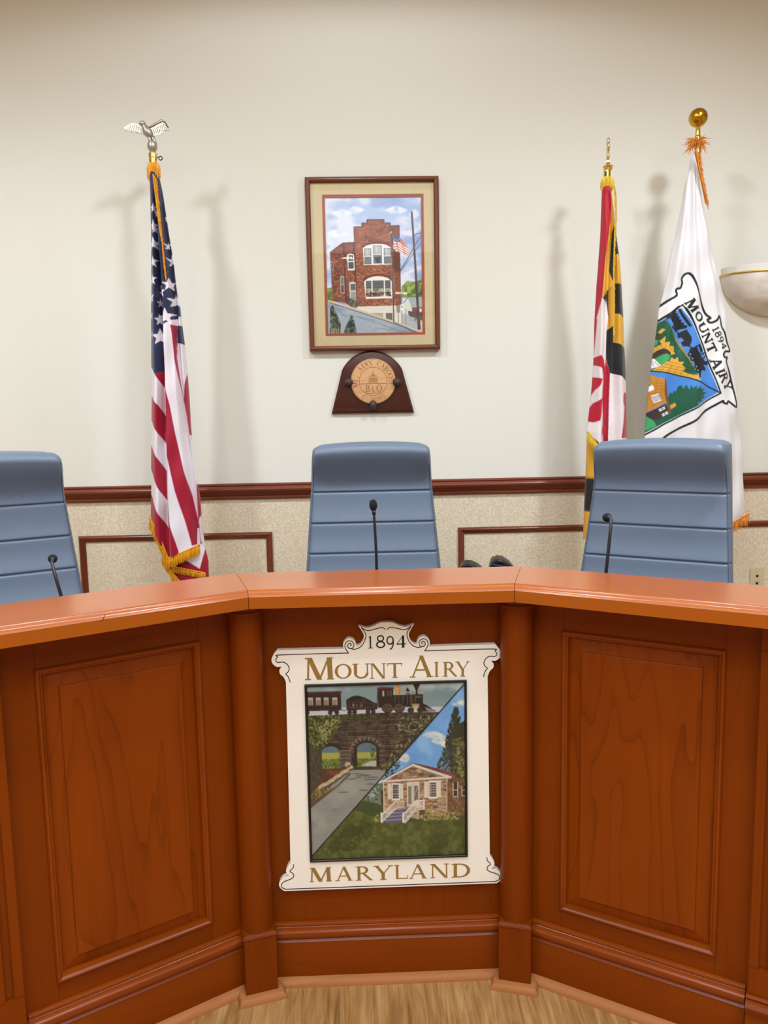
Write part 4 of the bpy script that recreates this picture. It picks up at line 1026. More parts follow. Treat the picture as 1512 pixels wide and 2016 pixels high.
cv = Canvas(285, 245, 1255, 1600, .5)
S = [(290, 245), (1260, 245), (1260, 1600), (290, 1600)]
g1 = cv.fbm(170, 90, 21); g2 = cv.fbm(60, 40, 22); g3 = cv.fbm(16, 10, 23); g4 = cv.fbm(120, 60, 24)
cv.rect(280, 240, 1260, 1600, (170, 186, 214)); cv.wash(S, (132, 152, 192), g1, .45, .68, .9); cv.wash(S, (214, 216, 222), g4, .45, .66, .95); cv.wash(S, (150, 166, 200), g2, .55, .75, .5)
for (x, y, rx, ry) in ((450, 400, 130, 40), (600, 370, 90, 50), (1000, 380, 130, 50), (380, 600, 90, 40), (1180, 420, 60, 60), (480, 620, 80, 30)):
    cv.dabs([(x - rx, y), (x, y - ry), (x + rx, y), (x, y + ry)], 26, [(224, 224, 228), (208, 212, 222)], 50, 22, (-.3, .3), .4)
cv.dabs([(295, 1140), (350, 1120), (350, 1280), (295, 1290)], 60, [(112, 130, 54), (84, 106, 46), (140, 150, 76)], 22, 16)
cv.poly([(1040, 1130), (1100, 1070), (1160, 1085), (1250, 1060), (1250, 1240), (1040, 1240)], (104, 122, 56)); cv.dabs([(1040, 1130), (1100, 1070), (1160, 1085), (1250, 1060), (1250, 1240), (1040, 1240)], 200, [(112, 132, 60), (150, 164, 88), (76, 92, 44)], 26, 18)
BR = (136, 78, 56)
def bricks(P, base, n, sl=0.0):
    cv.poly(P, base); cv.wash(P, tuple(k * .72 for k in base), g2, .5, .72, .8)
    cv.dabs(P, n, [tuple(k * f for k in base) for f in (.62, .8, 1.16, 1.34)] + [(196, 150, 120), (84, 46, 36)], 9, 3.2, (sl - .04, sl + .04), .5)
LW = [(332, 785), (392, 745), (392, 735), (460, 692), (578, 690), (590, 1312), (540, 1330), (475, 1285), (345, 1262)]
cv.soften(280, 240, 1260, 1100, 2)
bricks(LW, (132, 76, 56), 1500, -.2); cv.poly([(460, 692), (480, 692), (490, 1270), (470, 1270)], (92, 50, 38), .8); cv.poly([(560, 692), (580, 690), (590, 1312), (570, 1312)], (96, 52, 40), .6)
cv.line([(332, 785), (392, 740), (460, 692), (578, 688)], 9, (84, 60, 54))
MB_ = [(575, 535), (655, 533), (655, 500), (708, 498), (708, 468), (875, 466), (875, 498), (935, 500), (935, 529), (1027, 526), (1032, 1315), (590, 1322)]
bricks(MB_, (150, 90, 66), 6000); cv.poly([(960, 760), (1027, 760), (1030, 1000), (965, 960)], (84, 46, 36), .6); cv.poly([(945, 540), (1027, 528), (1031, 1315), (985, 1315)], (96, 52, 40), .35)
cv.line([(575, 537), (655, 535), (655, 501), (708, 499), (708, 469), (875, 468), (875, 500), (935, 502), (935, 530), (1027, 528)], 10, (86, 62, 56)); cv.line([(576, 540), (590, 1320)], 7, (84, 50, 40)); cv.line([(1027, 530), (1032, 1310)], 6, (90, 56, 46))
IV = (226, 222, 208)
cv.line([(655, 735), (700, 705), (800, 688), (900, 700), (948, 735)], 22, (112, 62, 46)); cv.poly([(660, 742), (700, 716), (750, 706), (800, 703), (860, 706), (905, 718), (943, 742), (945, 908), (668, 912)], IV)
for (x0, y0, x1, y1) in ((676, 750, 740, 900), (765, 722, 845, 895), (872, 750, 938, 896)):
    cv.rect(x0, y0, x1, y1, (172, 178, 180)); cv.rect(x0, (y0 + y1) / 2 + 4, x1, y1, (116, 122, 130)); cv.line([(x0, y0), (x0, y1), (x1, y1), (x1, y0), (x0, y0)], 6, (110, 106, 100)); cv.line([(x0, (y0 + y1) / 2), (x1, (y0 + y1) / 2)], 8, (222, 218, 206)); cv.line([((x0 * 2 + x1) / 3, y0), ((x0 + x1) / 2, (y0 + y1) / 2)], 10, (200, 204, 206), .7)
cv.poly([(775, 840), (840, 830), (830, 890), (790, 890)], (64, 68, 78), .8)
cv.line([(660, 1062), (710, 1022), (800, 1006), (900, 1022), (948, 1062)], 20, (110, 60, 46)); cv.poly([(666, 1072), (705, 1042), (755, 1026), (800, 1022), (860, 1027), (910, 1044), (943, 1072), (945, 1242), (680, 1246)], IV)
for (x0, y0, x1, y1) in ((682, 1068, 738, 1215), (750, 1066, 862, 1215), (874, 1066, 930, 1215)):
    cv.rect(x0, y0, x1, y1, (70, 72, 74))
    for k in range(5): cv.line([(x0, y0 + 14 + k * 20), (x1, y0 + 14 + k * 20)], 6, (150, 152, 146), .8)
    cv.dabs([(x0, y0 + 80), (x1, y0 + 80), (x1, y1), (x0, y1)], 30, [(150, 154, 112), (100, 106, 90), (196, 190, 150)], 16, 10, (0, pi), .7)
cv.dabs([(680, 1185), (938, 1180), (938, 1222), (682, 1226)], 90, [(104, 54, 52), (76, 40, 42), (140, 84, 80), (70, 80, 60)], 12, 9)
cv.poly([(500, 805), (535, 795), (570, 805), (575, 960), (508, 962)], IV); cv.rect(512, 812, 562, 870, (96, 100, 104)); cv.rect(512, 880, 564, 945, (78, 82, 92)); cv.line([(500, 800), (535, 784), (572, 796)], 10, (108, 60, 46))
cv.rect(345, 870, 364, 962, (170, 150, 134)); cv.rect(350, 876, 360, 956, (84, 66, 62)); cv.rect(428, 1020, 466, 1190, (186, 176, 160)); cv.rect(434, 1028, 460, 1100, (94, 116, 104)); cv.rect(434, 1106, 460, 1182, (84, 72, 70)); cv.rect(358, 1110, 376, 1190, (90, 60, 54))
cv.poly([(516, 1085), (545, 1072), (580, 1082), (584, 1240), (520, 1240)], (206, 200, 186)); cv.rect(528, 1096, 576, 1160, (92, 96, 102)); cv.rect(528, 1172, 580, 1240, (150, 146, 132))
cv.poly([(500, 1240), (590, 1240), (592, 1335), (540, 1330)], (120, 112, 104)); cv.dabs([(475, 1230), (590, 1240), (592, 1330), (510, 1300)], 50, [(80, 78, 70), (160, 152, 140), (70, 76, 56)], 14, 10)
cv.poly([(590, 1322), (975, 1315), (1040, 1318), (1040, 1510), (960, 1478), (590, 1345)], (212, 206, 188)); cv.poly([(715, 1388), (850, 1386), (852, 1432), (790, 1430)], (170, 164, 148)); cv.poly([(875, 1390), (945, 1388), (946, 1465), (880, 1446)], (120, 110, 98))
for x in range(725, 850, 20): cv.line([(x, 1390), (x, 1430)], 5, (136, 128, 116), .8)
for x in (890, 910, 930): cv.line([(x, 1392), (x, 1455)], 6, (84, 74, 66))
# street, kerb, bushes
cv.poly([(285, 1262), (310, 1264), (1245, 1588), (1245, 1610), (285, 1610)], (156, 164, 172)); RD = [(300, 1290), (1200, 1600), (300, 1600)]; cv.wash(RD, (126, 136, 150), g1, .42, .66, .8); cv.wash(RD, (178, 180, 180), g2, .5, .75, .6)
for (a, b) in (((340, 1300), (700, 1390)), ((420, 1400), (760, 1460)), ((600, 1430), (1060, 1590)), ((760, 1540), (900, 1560)), ((380, 1340), (480, 1430))): cv.line([a, ((a[0] + b[0]) / 2, (a[1] + b[1]) / 2 - 8), b], 6, (104, 112, 126), .7)
cv.line([(310, 1262), (640, 1370), (960, 1480), (1245, 1586)], 20, (196, 182, 150)); cv.line([(312, 1276), (640, 1386), (960, 1496), (1200, 1590)], 8, (96, 92, 96)); cv.line([(960, 1490), (1090, 1545), (1170, 1590)], 16, (90, 96, 112), .8)
for (P, sd) in (([(318, 1330), (345, 1300), (380, 1380), (420, 1480), (420, 1600), (310, 1600)], 1), ([(535, 1390), (560, 1470), (582, 1595), (440, 1595), (490, 1480)], 2)):
    cv.poly(P, (50, 58, 46)); cv.dabs(P, 170, [(62, 72, 56), (40, 46, 38), (96, 106, 84), (126, 134, 112)], 20, 9)
for x in range(330, 420, 22): cv.line([(x, 1540), (x, 1600)], 12, (170, 150, 128), .8)
# right side: houses, pole, wires, flag
cv.poly([(1060, 1290), (1105, 1230), (1250, 1230), (1250, 1335), (1145, 1338)], (160, 168, 172)); cv.poly([(1060, 1290), (1105, 1240), (1140, 1338), (1140, 1400), (1060, 1400)], (208, 206, 192)); cv.poly([(1145, 1338), (1250, 1335), (1250, 1440), (1145, 1430)], (132, 70, 56)); cv.rect(1218, 1350, 1240, 1385, (216, 214, 206)); cv.line([(1060, 1290), (1105, 1232), (1250, 1230)], 7, (96, 92, 92))
for k in range(6): cv.line([(1110 + k * 24, 1238), (1150 + k * 22, 1334)], 4, (128, 136, 142), .7)
cv.poly([(1040, 1400), (1145, 1420), (1250, 1470), (1250, 1580), (1040, 1500)], (168, 172, 176)); cv.poly([(1100, 1370), (1250, 1400), (1250, 1470), (1110, 1420)], (90, 80, 74)); cv.dabs([(1100, 1420), (1250, 1470), (1250, 1520), (1110, 1450)], 50, [(140, 84, 64), (100, 70, 60), (180, 170, 160)], 12, 8)
cv.poly([(1220, 1480), (1250, 1480), (1250, 1590), (1225, 1570)], (216, 190, 176))
cv.line([(1034, 965), (1120, 830), (1190, 710), (1250, 620)], 8, (92, 92, 104)); cv.line([(1034, 978), (1130, 850), (1200, 760), (1250, 690)], 6, (96, 98, 110)); cv.line([(1034, 1000), (1250, 900)], 4, (120, 126, 140), .7); cv.line([(1165, 640), (1190, 610), (1250, 602)], 7, (86, 86, 96)); cv.line([(1165, 470), (1250, 420)], 3, (130, 136, 150), .7)
cv.poly([(1145, 392), (1163, 392), (1192, 900), (1230, 1562), (1198, 1562), (1172, 900)], (70, 62, 64)); cv.line([(1160, 400), (1186, 900), (1226, 1560)], 6, (110, 100, 98), .7)
cv.line([(945, 600), (950, 1000), (958, 1478)], 12, (78, 70, 74)); cv.ell(944, 592, 8, 10, (220, 190, 120)); cv.line([(941, 610), (946, 1000), (952, 1478)], 4, (170, 160, 156), .7)
fl_ = [(955, 612), (1010, 628), (1070, 680), (1110, 740), (1122, 800), (1115, 830), (1050, 800), (990, 780), (958, 740), (968, 700)]
cv.poly(fl_, (198, 128, 112)); cv.setclip(fl_)
for k in range(6): cv.line([(940, 700 + k * 26), (1010, 690 + k * 26), (1060, 730 + k * 24), (1130, 770 + k * 22)], 11, (226, 214, 208))
cv.poly([(945, 600), (1010, 628), (1040, 660), (1035, 690), (985, 680), (960, 690)], (84, 98, 132)); cv.dabs([(955, 615), (1035, 660), (1030, 690), (970, 690)], 26, [(196, 206, 220), (60, 74, 110)], 8, 6); cv.line([(985, 620), (1000, 690), (1020, 790)], 9, (120, 84, 90), .6); cv.line([(1050, 670), (1060, 730), (1080, 810)], 8, (130, 88, 90), .5); cv.setclip()
cv.line([(985, 1190), (1092, 1196)], 20, (222, 218, 206)); cv.line([(1000, 1190), (1060, 1194)], 5, (110, 106, 100), .8); cv.line([(1040, 1195), (1042, 1300)], 6, (100, 96, 96)); cv.rect(1026, 1305, 1058, 1365, (224, 222, 212)); cv.ell(1042, 1330, 10, 14, (110, 110, 108)); cv.ell(1042, 1330, 6, 9, (224, 222, 212)); cv.line([(1040, 1365), (1040, 1500)], 6, (110, 108, 106)); cv.poly([(985, 1318), (1024, 1318), (1022, 1388), (988, 1388)], (150, 130, 116)); cv.line([(1004, 1388), (1004, 1490)], 7, (110, 100, 94)); cv.line([(1080, 1350), (1080, 1510)], 5, (120, 120, 122))
cv.a *= 1.12
flat_print('painting', cv, ((292, 250), (1248, 250), (1248, 1590), (292, 1590)), (ax0 - .001, ax1 + .001, az0 - .001, az1 + .001), -.0085, 240, 336, M['canvas'], pic)

# ================================================================== wooden plaque
plq = thing('wall_plaque', 'dark wood plaque with round carved pale disc held by three spike heads, below the picture', 'plaque', (.021, WALLY, 1.562))
PR = .158; cz = .291 - PR
a1 = math.asin(.142 / PR)
arcp = [(PR * sin(t), cz + PR * cos(t)) for t in [a1 - 2 * a1 * k / 30 for k in range(31)]]
pts = [(-.196, 0), (.196, 0)] + arcp
def inset(pts, d):
    n = len(pts); out = []
    for i in range(n):
        a, b, c = Vector(pts[i - 1]), Vector(pts[i]), Vector(pts[(i + 1) % n]); e1, e2 = (b - a).normalized(), (c - b).normalized()
        n1, n2 = Vector((-e1.y, e1.x)), Vector((-e2.y, e2.x)); bb = (n1 + n2); bb = bb / max(.3, bb.dot(n1)); out.append((b.x + bb.x * d, b.y + bb.y * d))
    return out
lay = [(0, -.001), (0, -.014), (.0015, -.0165), (.004, -.0175), (.009, -.022), (.011, -.0225)]
vs = []; fs = []; n = len(pts)
for d, y in lay:
    for x, z in (inset(pts, d) if d else pts): vs.append((x, y, z))
for i in range(len(lay) - 1):
    for k in range(n): fs.append((i * n + k, i * n + (k + 1) % n, (i + 1) * n + (k + 1) % n, (i + 1) * n + k))
fs += [tuple(range(n)), tuple(range((len(lay) - 1) * n, len(lay) * n))]
m = MB(); m.add(vs, fs); m.build('backboard', M['walnut'], plq, angle=20)
DZ, DX, DR = .147, .004, .106
m = MB(); m.lathe([(DR, 0), (DR, -.007), (DR - .002, -.010), (DR - .004, -.0105)], (DX, -.0222, DZ), 64, axis='y'); disc = m.build('carved_disc', M['maple'], plq, angle=30)
yd = -.0331
def eng(polys, name='engraved_line'):
    m = MB()
    for i, p in enumerate(polys): m.prism([(DX + x, DZ + z) for x, z in p], 'y', yd + .0006, yd - .00002 * (i % 5))
    return m.build(name, M['engr'], disc)
def ringp(r, w, n=48): return [[((r + s1) * cos(2 * pi * k / n), (r + s1) * sin(2 * pi * k / n)) for s1, k in ((-w, i), (w, i), (w, i + 1), (-w, i + 1))] for i in range(n)]
eng(ringp(.066, .0011) + ringp(.1022, .0006) + [[(-.065, -.0118), (.065, -.0118), (.065, -.0096), (-.065, -.0096)], [(-.036, -.0556), (.036, -.0556), (.036, -.0534), (-.036, -.0534)]])
# domed building in the middle
dome = [[(-.024, -.006), (.020, -.006), (.022, .002), (-.024, .002)], [(-.021, .003), (.020, .003), (.018, .012), (-.018, .012)], [(-.020, .013), (.020, .013), (.018, .021), (.010, .026), (-.012, .026), (-.018, .021)], [(-.009, .027), (.008, .027), (.005, .034), (-.006, .034)], [(-.003, .034), (.002, .034), (0, .044), (-.001, .044)], [(-.0008, .044), (.0004, .044), (.0002, .058), (-.0006, .058)]]
hat = []
for k, p in enumerate(dome):
    z0, z1 = min(q[1] for q in p), max(q[1] for q in p); x0, x1 = min(q[0] for q in p), max(q[0] for q in p)
    if k < 4:
        hat += [[(x0, z0), (x1, z0), (x1, z0 + .0016), (x0, z0 + .0016)], [(x0 + .002, z1 - .0016), (x1 - .002, z1 - .0016), (x1 - .002, z1), (x0 + .002, z1)]]
        w = x1 - x0; c = 8 if k < 3 else 3
        for i in range(c + 1): x = x0 + w * i / c * .98; t = 1 - abs(i / c - .5) * .25; hat.append([(x, z0), (x + .0013, z0), (x + .0012, z0 + (z1 - z0) * t), (x, z0 + (z1 - z0) * t)])
    else: hat.append(p)
eng(hat, 'carved_dome')
def disc_text(s, r0, h, ang0, ang1, w, inward=False):
    for i, ch in enumerate(s):
        if ch == ' ': continue
        a = radians(ang0 + (ang1 - ang0) * i / (len(s) - 1)); P = []
        ww = w * (.45 if ch in 'I.-1' else 1.15 if ch == 'M' else 1)
        for gp in glyph(ch):
            q = []
            for gx, gy in gp:
                u = (gx - .5) * ww; v = (gy - .5) * h
                if inward: rr = r0 - v; th = a + u / r0
                else: rr = r0 + v; th = a - u / r0
                q.append((rr * cos(th), rr * sin(th)))
            P.append(q)
        eng(P, 'carved_letter')
disc_text('MT. AIRY CABOOSE', .085, .023, 190, -10, .019)
disc_text('C-2095', .085, .020, 238, 304, .016, True)
for ch, x0, x1 in (('B', -.037, -.014), ('e', -.009, .010), ('O', .014, .041)):
    h = .033 if ch != 'e' else .026
    eng([[(x0 + gx * (x1 - x0), -.0485 + gy * h) for gx, gy in gp] for gp in glyph(ch)], 'carved_letter')
for (x, z, rx, rz) in ((-.112, .145, .021, .020), (.115, .142, .021, .019), (.001, .036, .0175, .0225)):
    rs = np.random.RandomState(int(rx * 1e5 + z * 1e4))
    m = MB()
    def lump(v, x=x, z=z):
        k = 1 + .10 * sin(v.x * 260 + z * 50) * cos(v.z * 240 + x * 30); return Vector((x + v.x * k, -.036 + v.y * k, z + v.z * k))
    m.ball((0, 0, 0), (rx, .019, rz), 12, 8, lump); m.build('spike_head', M['iron'], plq, angle=28)
    m = MB(); m.lathe([(.007, -.001), (.007, -.034)], (x, 0, z), 10, axis='y'); m.build('spike_shank', M['iron'], plq)

# ================================================================== wall sconce, jack plate
sc_ = thing('wall_sconce', 'half-bowl alabaster wall sconce with white and gold rim at the right edge', 'lamp', (1.935, WALLY, 2.172))
def halfbowl(prof, nu=40):
    vs = []; fs = []
    for ax, ay, z in prof:
        for k in range(nu + 1):
            a = pi + pi * k / nu; vs.append((ax * cos(a), ay * sin(a) , z))
    m_ = nu + 1
    for i in range(len(prof) - 1):
        for k in range(nu): fs.append((i * m_ + k, i * m_ + k + 1, (i + 1) * m_ + k + 1, (i + 1) * m_ + k))
    return vs, fs
pr = [(.25 * cos(t) + .004, .158 * cos(t), -.188 * sin(t)) for t in [pi / 2 * (1 - k / 16) for k in range(17)]]
m = MB(); m.add(*halfbowl(pr)); m.build('bowl', M['marble'], sc_, smooth=True)
m = MB(); m.add(*halfbowl([(.252, .158, -.002), (.258, .163, -.001), (.259, .164, .003), (.257, .162, .006), (.252, .158, .007)])); m.build('gold_line', M['brassline'], sc_, smooth=True)
m = MB(); m.add(*halfbowl([(.252, .158, .006), (.252, .158, .036), (.249, .155, .037), (.246, .152, .034), (.246, .152, .006)])); m.build('rim', M['white'], sc_, angle=40)
m = MB(); m.box(-.2, .2, -.006, 0, -.12, .03); m.build('backplate', M['white'], sc_)

jp = thing('jack_plate', 'ivory wall plate with black socket holes, low on the wall at the right edge', 'wall plate', (1.911, WALLY - .004, .708))
bx('plate', M['ivory'], jp, -.0365, .0365, -.006, 0, -.058, .058, .0025)
for z in (.016, -.02):
    m = MB(); m.lathe([(.0062, -.0058), (.0062, -.0064), (.0045, -.0066)], (0, 0, z), 14, axis='y'); m.lathe([(.0028, -.006), (.0028, -.0065)], (-.0045, 0, z + .005), 8, axis='y'); m.lathe([(.0028, -.006), (.0028, -.0065)], (.0045, 0, z + .005), 8, axis='y'); m.build('socket', M['dark'], jp)
for z in (.042, -.042):
    m = MB(); m.lathe([(.003, -.0058), (.003, -.0068), (.0015, -.0072)], (0, 0, z), 12, axis='y'); m.build('screw', M['ivory'], jp)

# ================================================================== flags on poles
FYP = 1.52          # the hanging cloth
PYP = 1.55          # the poles, just behind it
def ppt(x, y, dy=0.0):
    X, Z = POLE(x, y); return Vector((X, PYP + dy, Z))
def fpt(x, y, dy=0.0):
    X, Z = FLAG(x, y); return Vector((X, FYP + dy, Z))
def ip(pl, y): return np.interp(y, [p[1] for p in pl], [p[0] for p in pl])
def drape(root, name, left, right, hem, ctl, cv, ny, nu, top=None, back=.055, nb=10, dy=0.0, wob=0.0, seed=1, ex=0):
    """hanging cloth: left/right = outline as (x, y) in image pixels, hem = [(u, y)], ctl = [(fold line, depth towards the room)]"""
    left = [(x + ex, y) for x, y in left]; right = [(x + ex, y) for x, y in right]
    y0 = min(left[0][1], right[0][1])
    u = np.concatenate([np.linspace(0, 1, nu)])
    v = np.linspace(0, 1, ny)
    U, V = np.meshgrid(u, v)
    yh = np.interp(U, [h[0] for h in hem], [h[1] for h in hem])
    yt = np.interp(U, [h[0] for h in top], [h[1] for h in top]) if top else np.full_like(U, y0)
    Yd = yt + V * (yh - yt)
    xl, xr = ip(left, Yd), ip(right, Yd); Xd = xl + U * (xr - xl)
    pos = [xl] + [ip(c[0], Yd) for c in ctl] + [xr + 1e-3]; dep = [0.0] + [c[1] for c in ctl] + [0.0]
    D = np.zeros_like(Xd)
    for i in range(len(pos) - 1):
        a, b = pos[i], pos[i + 1]; t = np.clip((Xd - a) / np.maximum(b - a, .2), 0, 1); t = t * t * (3 - 2 * t)
        msk = (Xd >= a) & (Xd <= b); D = np.where(msk, dep[i] + (dep[i + 1] - dep[i]) * t, D)
    amp = np.clip((Yd - y0) / 140.0, .12, 1)
    D = D * amp + .032 * np.sqrt(np.clip(np.sin(pi * U), 0, 1))
    if wob: D = D + wob * np.sin(Yd * .045 + Xd * .11 + seed) * np.sin(Yd * .019 + seed * 2 - Xd * .05) * amp
    def wp(X, Yv, dd):
        h = (0.00204055, -4.21108e-05, -1.45018, -6.81925e-05, -0.00213519, 3.23166, -1.98516e-05, -7.13121e-05)
        d = h[6] * X + h[7] * Yv + 1
        return np.stack([(h[0] * X + h[1] * Yv + h[2]) / d, FYP + .03 + dy - dd, (h[3] * X + h[4] * Yv + h[5]) / d], -1)
    P = wp(Xd, Yd, D); C = cv.sample(Xd, Yd)
    tb = np.linspace(1, 0, nb + 2)[1:-1]
    cols = [int(round(t * (nu - 1))) for t in tb]
    PB = P[:, cols].copy(); PB[:, :, 1] = FYP + .03 + dy + back * np.sin(pi * tb)[None, :] * amp[:, cols]; CB = C[:, cols]
    P = np.concatenate([P, PB], 1); C = np.concatenate([C, CB], 1)
    P[:, :, 0] -= root.location.x; P[:, :, 1] -= root.location.y; P[:, :, 2] -= root.location.z
    return grid_obj(name, P, C, M['cloth'], root, wrap=True)

def fringe(root, parent, name, line, n, vec, mat, jit=.25, w=.0016, dy=-.012, curl=.0):
    """row of thread ends along a line in image pixels; vec = hanging direction in image pixels"""
    rs = np.random.RandomState(len(line) * 7 + n); m = MB()
    seg = [math.hypot(b[0] - a[0], b[1] - a[1]) for a, b in zip(line[:-1], line[1:])]; T = sum(seg)
    for k in range(n):
        s = (k + rs.rand()) / n * T; i = 0
        while i < len(seg) - 1 and s > seg[i]: s -= seg[i]; i += 1
        t = s / seg[i]; x = line[i][0] + (line[i + 1][0] - line[i][0]) * t; y = line[i][1] + (line[i + 1][1] - line[i][1]) * t
        vv = vec(x, y) if callable(vec) else vec
        L = 1 + jit * (rs.rand() - .6); ex, ey = vv[0] * L + (rs.rand() - .5) * 2.2 * (1 + curl), vv[1] * L
        d0 = dy + .002 + (rs.rand() - .5) * .006; d1 = d0 + (rs.rand() - .5) * .012 * (1 + 3 * curl)
        p0, p1, p2 = fpt(x, y, d0), fpt(x + ex * .5 + (rs.rand() - .5) * 1.5 * (1 + curl), y + ey * .5, (d0 + d1) / 2 - .002), fpt(x + ex, y + ey, d1)
        vs = []
        ax = Vector((1, 0, 0)) if abs(ey) >= abs(ex) else Vector((0, 0, 1))
        for p, ww in ((p0, w), (p1, w * .9), (p2, w * .45)):
            q = p - root.location; vs += [q - ax * ww, q + Vector((0, -ww * .9, 0)), q + ax * ww]
        m.add(vs, [(0, 1, 4, 3), (1, 2, 5, 4), (3, 4, 7, 6), (4, 5, 8, 7)])
    # the woven heading the threads hang from
    pts = [fpt(x, y, dy) - root.location for x, y in line]
    if len(pts) > 1: m.tube(pts, w * 1.5, 5)
    return m.build(name, mat, parent, kind='stuff', recalc=False)

def pole(root, r, ztop, mat, nm='pole'):
    m = MB(); m.lathe([(r, .04), (r, ztop)], n=28); o = m.build(nm, mat, root, angle=40)
    m = MB(); m.lathe([(.15, 0), (.15, .012), (.14, .022), (.06, .034), (.035, .05), (.03, .10), (.026, .105)], n=40); m.build('stand', M['brass'], root, angle=35)
    return o

# ---- the striped and starred flag, left
Z0 = .2
fl = thing('national_flag', 'stars and stripes flag with gold fringe hanging on a pole topped by a silver eagle', 'flag', (-.881, PYP, Z0))
pole(fl, .0165, ppt(301, 304).z - Z0, M['brass'])
cv = Canvas(284, 318, 420, 1160, 2.2)
NAVY, RED, WHT = (34, 38, 74), (164, 18, 48), (232, 222, 226)
cv.view(); cv.rect(280, 310, 430, 1170, NAVY)
cv.view(220, 200, .238095)
for st in ((350, 885, 50, .6), (372, 925, 42, .4), (352, 1035, 62, .55), (362, 1060, 46, .6), (355, 1185, 62, .95), (352, 1335, 58, .8), (346, 1480, 56, .75), (336, 1625, 54, .6), (330, 1770, 50, .35), (330, 1925, 48, .22),
           (447, 965, 44, .35), (466, 1195, 44, .6), (497, 1315, 58, .75), (528, 1440, 36, .3), (486, 1522, 62, .85), (430, 1588, 52, .7), (404, 1668, 46, .5), (531, 1652, 66, .95), (465, 1788, 76, 1.05), (400, 1808, 54, .7),
           (566, 1790, 46, .5), (528, 1858, 40, .5), (406, 1948, 76, .95), (410, 1530, 26, .5)):
    cv.star(st[0], st[1], st[2], WHT, st[3], -.08)
# stripes
cv.view(240, 660, .24802)
LX = 200
cv.poly([(LX, 250), (235, 265), (270, 305), (345, 280), (352, 800), (380, 1760), (LX, 1900)], RED)
for P in ([(LX, 225), (235, 265), (270, 308), (342, 425), (350, 655), (300, 560), (235, 490), (LX, 450)], [(LX, 650), (235, 690), (290, 770), (353, 868), (354, 1085), (300, 990), (235, 890), (LX, 850)],
          [(LX, 1020), (232, 1085), (290, 1200), (368, 1335), (366, 1535), (290, 1400), (235, 1285), (LX, 1240)]):
    cv.poly(P, WHT)
cv.poly([(332, -40), (345, -75), (430, -130), (520, -130), (520, -40), (760, -40), (760, 2100), (372, 2100), (372, 1700), (352, 1100), (345, 300)], WHT)
cv.poly([(435, -75), (530, -80), (500, 75), (440, 60)], NAVY)                     # canton corner on the right fold
cv.poly([(345, 300), (360, 400), (400, 560), (440, 780), (470, 930), (510, 1100), (560, 1280), (598, 1460), (632, 1660), (566, 1660), (520, 1480), (470, 1330), (440, 1230), (410, 1100), (385, 980), (354, 860)], RED)
cv.poly([(358, 1320), (380, 1370), (400, 1500), (440, 1610), (472, 1720), (370, 1800), (366, 1535)], RED)
cv.poly([(400, -75), (434, -75), (440, 180), (472, 420), (486, 510), (470, 430), (430, 200), (412, 0)], RED)
cv.poly([(519, 240), (560, 400), (580, 800), (536, 790), (485, 510)], RED)
cv.poly([(588, 1080), (660, 1180), (640, 1400), (630, 1420), (602, 1480), (590, 1300)], RED)
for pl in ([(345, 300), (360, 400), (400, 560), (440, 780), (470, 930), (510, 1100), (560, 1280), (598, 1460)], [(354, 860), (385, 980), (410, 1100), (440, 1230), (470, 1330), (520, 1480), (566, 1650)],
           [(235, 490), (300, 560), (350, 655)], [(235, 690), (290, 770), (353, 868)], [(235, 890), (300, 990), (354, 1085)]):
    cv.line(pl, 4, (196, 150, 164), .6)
cv.view()
left = [(296, 338), (294, 345), (296, 400), (297, 480), (297, 640), (298, 800), (297, 960), (296, 1040), (300, 1160)]
right = [(308, 338), (315, 352), (322, 385), (329, 426), (339, 486), (349, 557), (356, 616), (364, 677), (369, 725), (374, 799), (379, 871), (386, 933), (395, 982), (399, 1027), (401, 1081), (405, 1160)]
v1 = [(304, 338), (309, 420), (316, 520), (320, 600), (324, 690), (325, 780), (326, 880), (328, 1000), (333, 1110)]
r1 = [(300, 338), (302, 420), (305, 520), (307, 640), (309, 800), (310, 960), (314, 1110)]
r2 = [(306, 338), (313, 420), (322, 520), (326, 600), (329, 690), (332, 780), (335, 880), (338, 1000), (345, 1110)]
r3 = [(309, 338), (318, 420), (330, 520), (338, 600), (345, 690), (350, 780), (358, 880), (370, 1000), (385, 1110)]
v2 = [(311, 338), (321, 420), (335, 520), (345, 600), (351, 690), (361, 790), (373, 880), (388, 1000), (394, 1110)]
r4 = [(313, 338), (325, 420), (343, 520), (351, 600), (359, 700), (369, 800), (377, 880), (393, 1000), (398, 1110)]
drape(fl, 'flag_cloth', left, right, [(0, 1017), (.35, 1097), (1, 1069)], [(r1, .032), (v1, -.010), (r2, .048), (r3, .036), (v2, -.002), (r4, .022)], cv, 800, 130, wob=.004, ex=-3)
# folded tail behind the front hem
ct = Canvas(310, 1030, 420, 1170, 2); ct.view(); ct.rect(300, 1020, 430, 1180, RED); ct.view(240, 660, .24802); ct.poly([(470, 1500), (640, 1500), (655, 1700), (618, 1855), (520, 1790)], WHT); ct.view()
drape(fl, 'flag_tail', [(310, 1040), (318, 1100), (330, 1125), (345, 1150)], [(396, 1040), (402, 1081), (408, 1106), (409.5, 1150)], [(0, 1150), (1, 1148)], [([(350, 1040), (365, 1150)], .006), ([(385, 1040), (395, 1150)], .012)], ct, 140, 70, back=.03, dy=.0)
fringe(fl, fl, 'hem_fringe', [(296, 1016), (312, 1048), (333, 1097)], 150, (-.5, 23), M['fringe'], dy=-.012)
fringe(fl, fl, 'hem_fringe', [(332.5, 1097), (397, 1069)], 170, (.3, 20), M['fringe'], dy=-.042)
fringe(fl, fl, 'hem_fringe', [(338, 1113), (405, 1127)], 140, (.4, 12), M['fringe'], dy=-.012)
